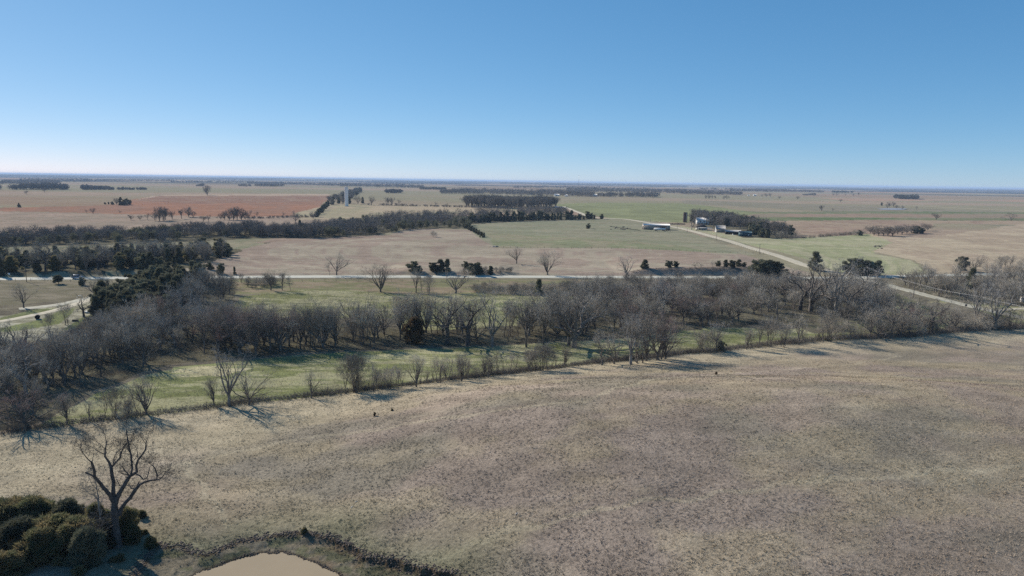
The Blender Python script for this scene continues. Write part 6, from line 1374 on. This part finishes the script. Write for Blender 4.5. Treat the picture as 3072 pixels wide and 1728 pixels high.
# ================================================================ the car on the highway
def car():
    cx_, cy_ = at(229, 837)[:2]; yc = float(road_y(np.array([cx_]))[0]) - 1.9; sl = math.atan2(float(road_y(np.array([cx_ + 5]))[0] - road_y(np.array([cx_ - 5]))[0]), 10)
    e = empty('parked_car', (cx_, yc, hz(cx_, yc) + .16), sl); e.name = 'car'; tag(e, 'silver-blue sport utility vehicle heading right on the pale highway', 'car')
    L, Wd = 4.8, 1.86; hw = Wd / 2; x0 = -L / 2
    body = [(x0 + .05, .42), (x0 + .55, .30), (x0 + 4.3, .30), (x0 + L, .45), (x0 + L, .85), (x0 + 4.55, 1.02), (x0 + 3.55, 1.12), (x0 + .25, 1.10), (x0, .95)]
    m = MB(); m.prism(body, -hw, hw); m.build('body', M['car'], e)
    cab = [(x0 + .2, 1.103), (x0 + 3.5, 1.103), (x0 + 2.75, 1.70), (x0 + .55, 1.72)]
    m = MB(); m.prism(cab, -hw + .16, hw - .16); cb_ = m.build('cabin', M['glass'], e)
    m = MB(); m.prism([(x0 + .42, 1.722), (x0 + 2.82, 1.702), (x0 + 2.7, 1.78), (x0 + .6, 1.80)], -hw + .14, hw - .14); m.build('roof', M['car'], e)
    m = MB()
    for s_ in (-1, 1):
        y_ = s_ * (hw - .155)
        for xa, xb in ((x0 + .22, x0 + .5), (x0 + 1.2, x0 + 1.26), (x0 + 2.1, x0 + 2.16), (x0 + 3.42, x0 + 2.76)): m.cyl((xa, y_, 1.1), (xb, y_ * .99, 1.71), .045, n=5)
    m.build('pillars', M['car'], e)
    for xw in (x0 + .95, x0 + 3.85):
        for s_ in (-1, 1):
            m = MB(); m.cyl((xw, s_ * (hw - .2), .36), (xw, s_ * (hw + .02), .36), .36, n=20); wl = m.build('wheel', M['tyre'], e)
            m = MB(); m.cyl((xw, s_ * (hw + .021), .36), (xw, s_ * (hw + .04), .36), .22, n=12); m.build('rim', M['grey_metal'], wl)
    for s_ in (-1, 1):
        m = MB(); m.box(x0 + L - .12, x0 + L + .012, s_ * .7 - .17, s_ * .7 + .17, .68, .84); m.build('headlight', M['white_metal'], e)
        m = MB(); m.box(x0 - .03, x0 + .06, s_ * .78 - .1, s_ * .78 + .1, .8, 1.08); m.build('taillight', M['red'], e)
        m = MB(); m.box(x0 + 3.15, x0 + 3.35, s_ * (hw + .12) - .1, s_ * (hw + .12) + .1, 1.08, 1.24); m.build('mirror', M['car'], e)
    m = MB(); m.box(x0 + L - .1, x0 + L + .025, -.5, .5, .46, .62); m.build('grille', M['dark'], e)
    m = MB(); m.box(x0 - .05, x0 + .1, -.8, .8, .38, .56); m.build('bumper', M['dark'], e)
car()

# ================================================================ trampled mud clods round the pond
def clods(name, label, line, n, wd_, sr, m_, seed, z0=None):
    rs = np.random.RandomState(seed); L = np.array(line + [line[0]]); d = np.r_[0, np.cumsum(np.hypot(*np.diff(L, axis=0).T))]; t = rs.rand(n) * d[-1]
    x = np.interp(t, d, L[:, 0]) + rs.normal(size=n) * wd_; y = np.interp(t, d, L[:, 1]) + rs.normal(size=n) * wd_; z = H(x, y)
    k = (z > WZ - .12) & (y > 55) & (y < 100); x, y, z = x[k], y[k], z[k]; n = len(x); s_ = rs.uniform(*sr, n)[:, None, None]
    o = np.array([[1, 0, 0], [0, 1, 0], [-1, 0, 0], [0, -1, 0], [0, 0, .7], [0, 0, -.5]])[None] * rs.uniform(.6, 1.3, (n, 6, 3)); a = rs.rand(n) * 6.28
    ca, sa = np.cos(a)[:, None], np.sin(a)[:, None]; o = np.stack([o[..., 0] * ca - o[..., 1] * sa, o[..., 0] * sa + o[..., 1] * ca, o[..., 2]], -1)
    V = (o * s_ + np.stack([x, y, z], 1)[:, None]).reshape(-1, 3); f = np.array([[0, 1, 4], [1, 2, 4], [2, 3, 4], [3, 0, 4], [1, 0, 5], [2, 1, 5], [3, 2, 5], [0, 3, 5]])
    T = (np.arange(n)[:, None, None] * 6 + f[None]).reshape(-1, 3); tag(link(name, make_mesh(name, V, T, None, [m_])), label, kind='stuff')
M['mud'] = mat('wet_mud', (0.075, 0.058, 0.045), .85, c2=(0.15, 0.115, 0.09), scale=3)
clods('mud', 'dark mud clods trampled along the waterline of the muddy pond', [tuple(p) for p in SHORE], 2600, .28, (.05, .17), M['mud'], 1)
clods('soil', 'broken soil clods along the eroded bank above the pond', [tuple(p) for p in SCARP], 3600, .45, (.07, .26), M['mud'], 2)
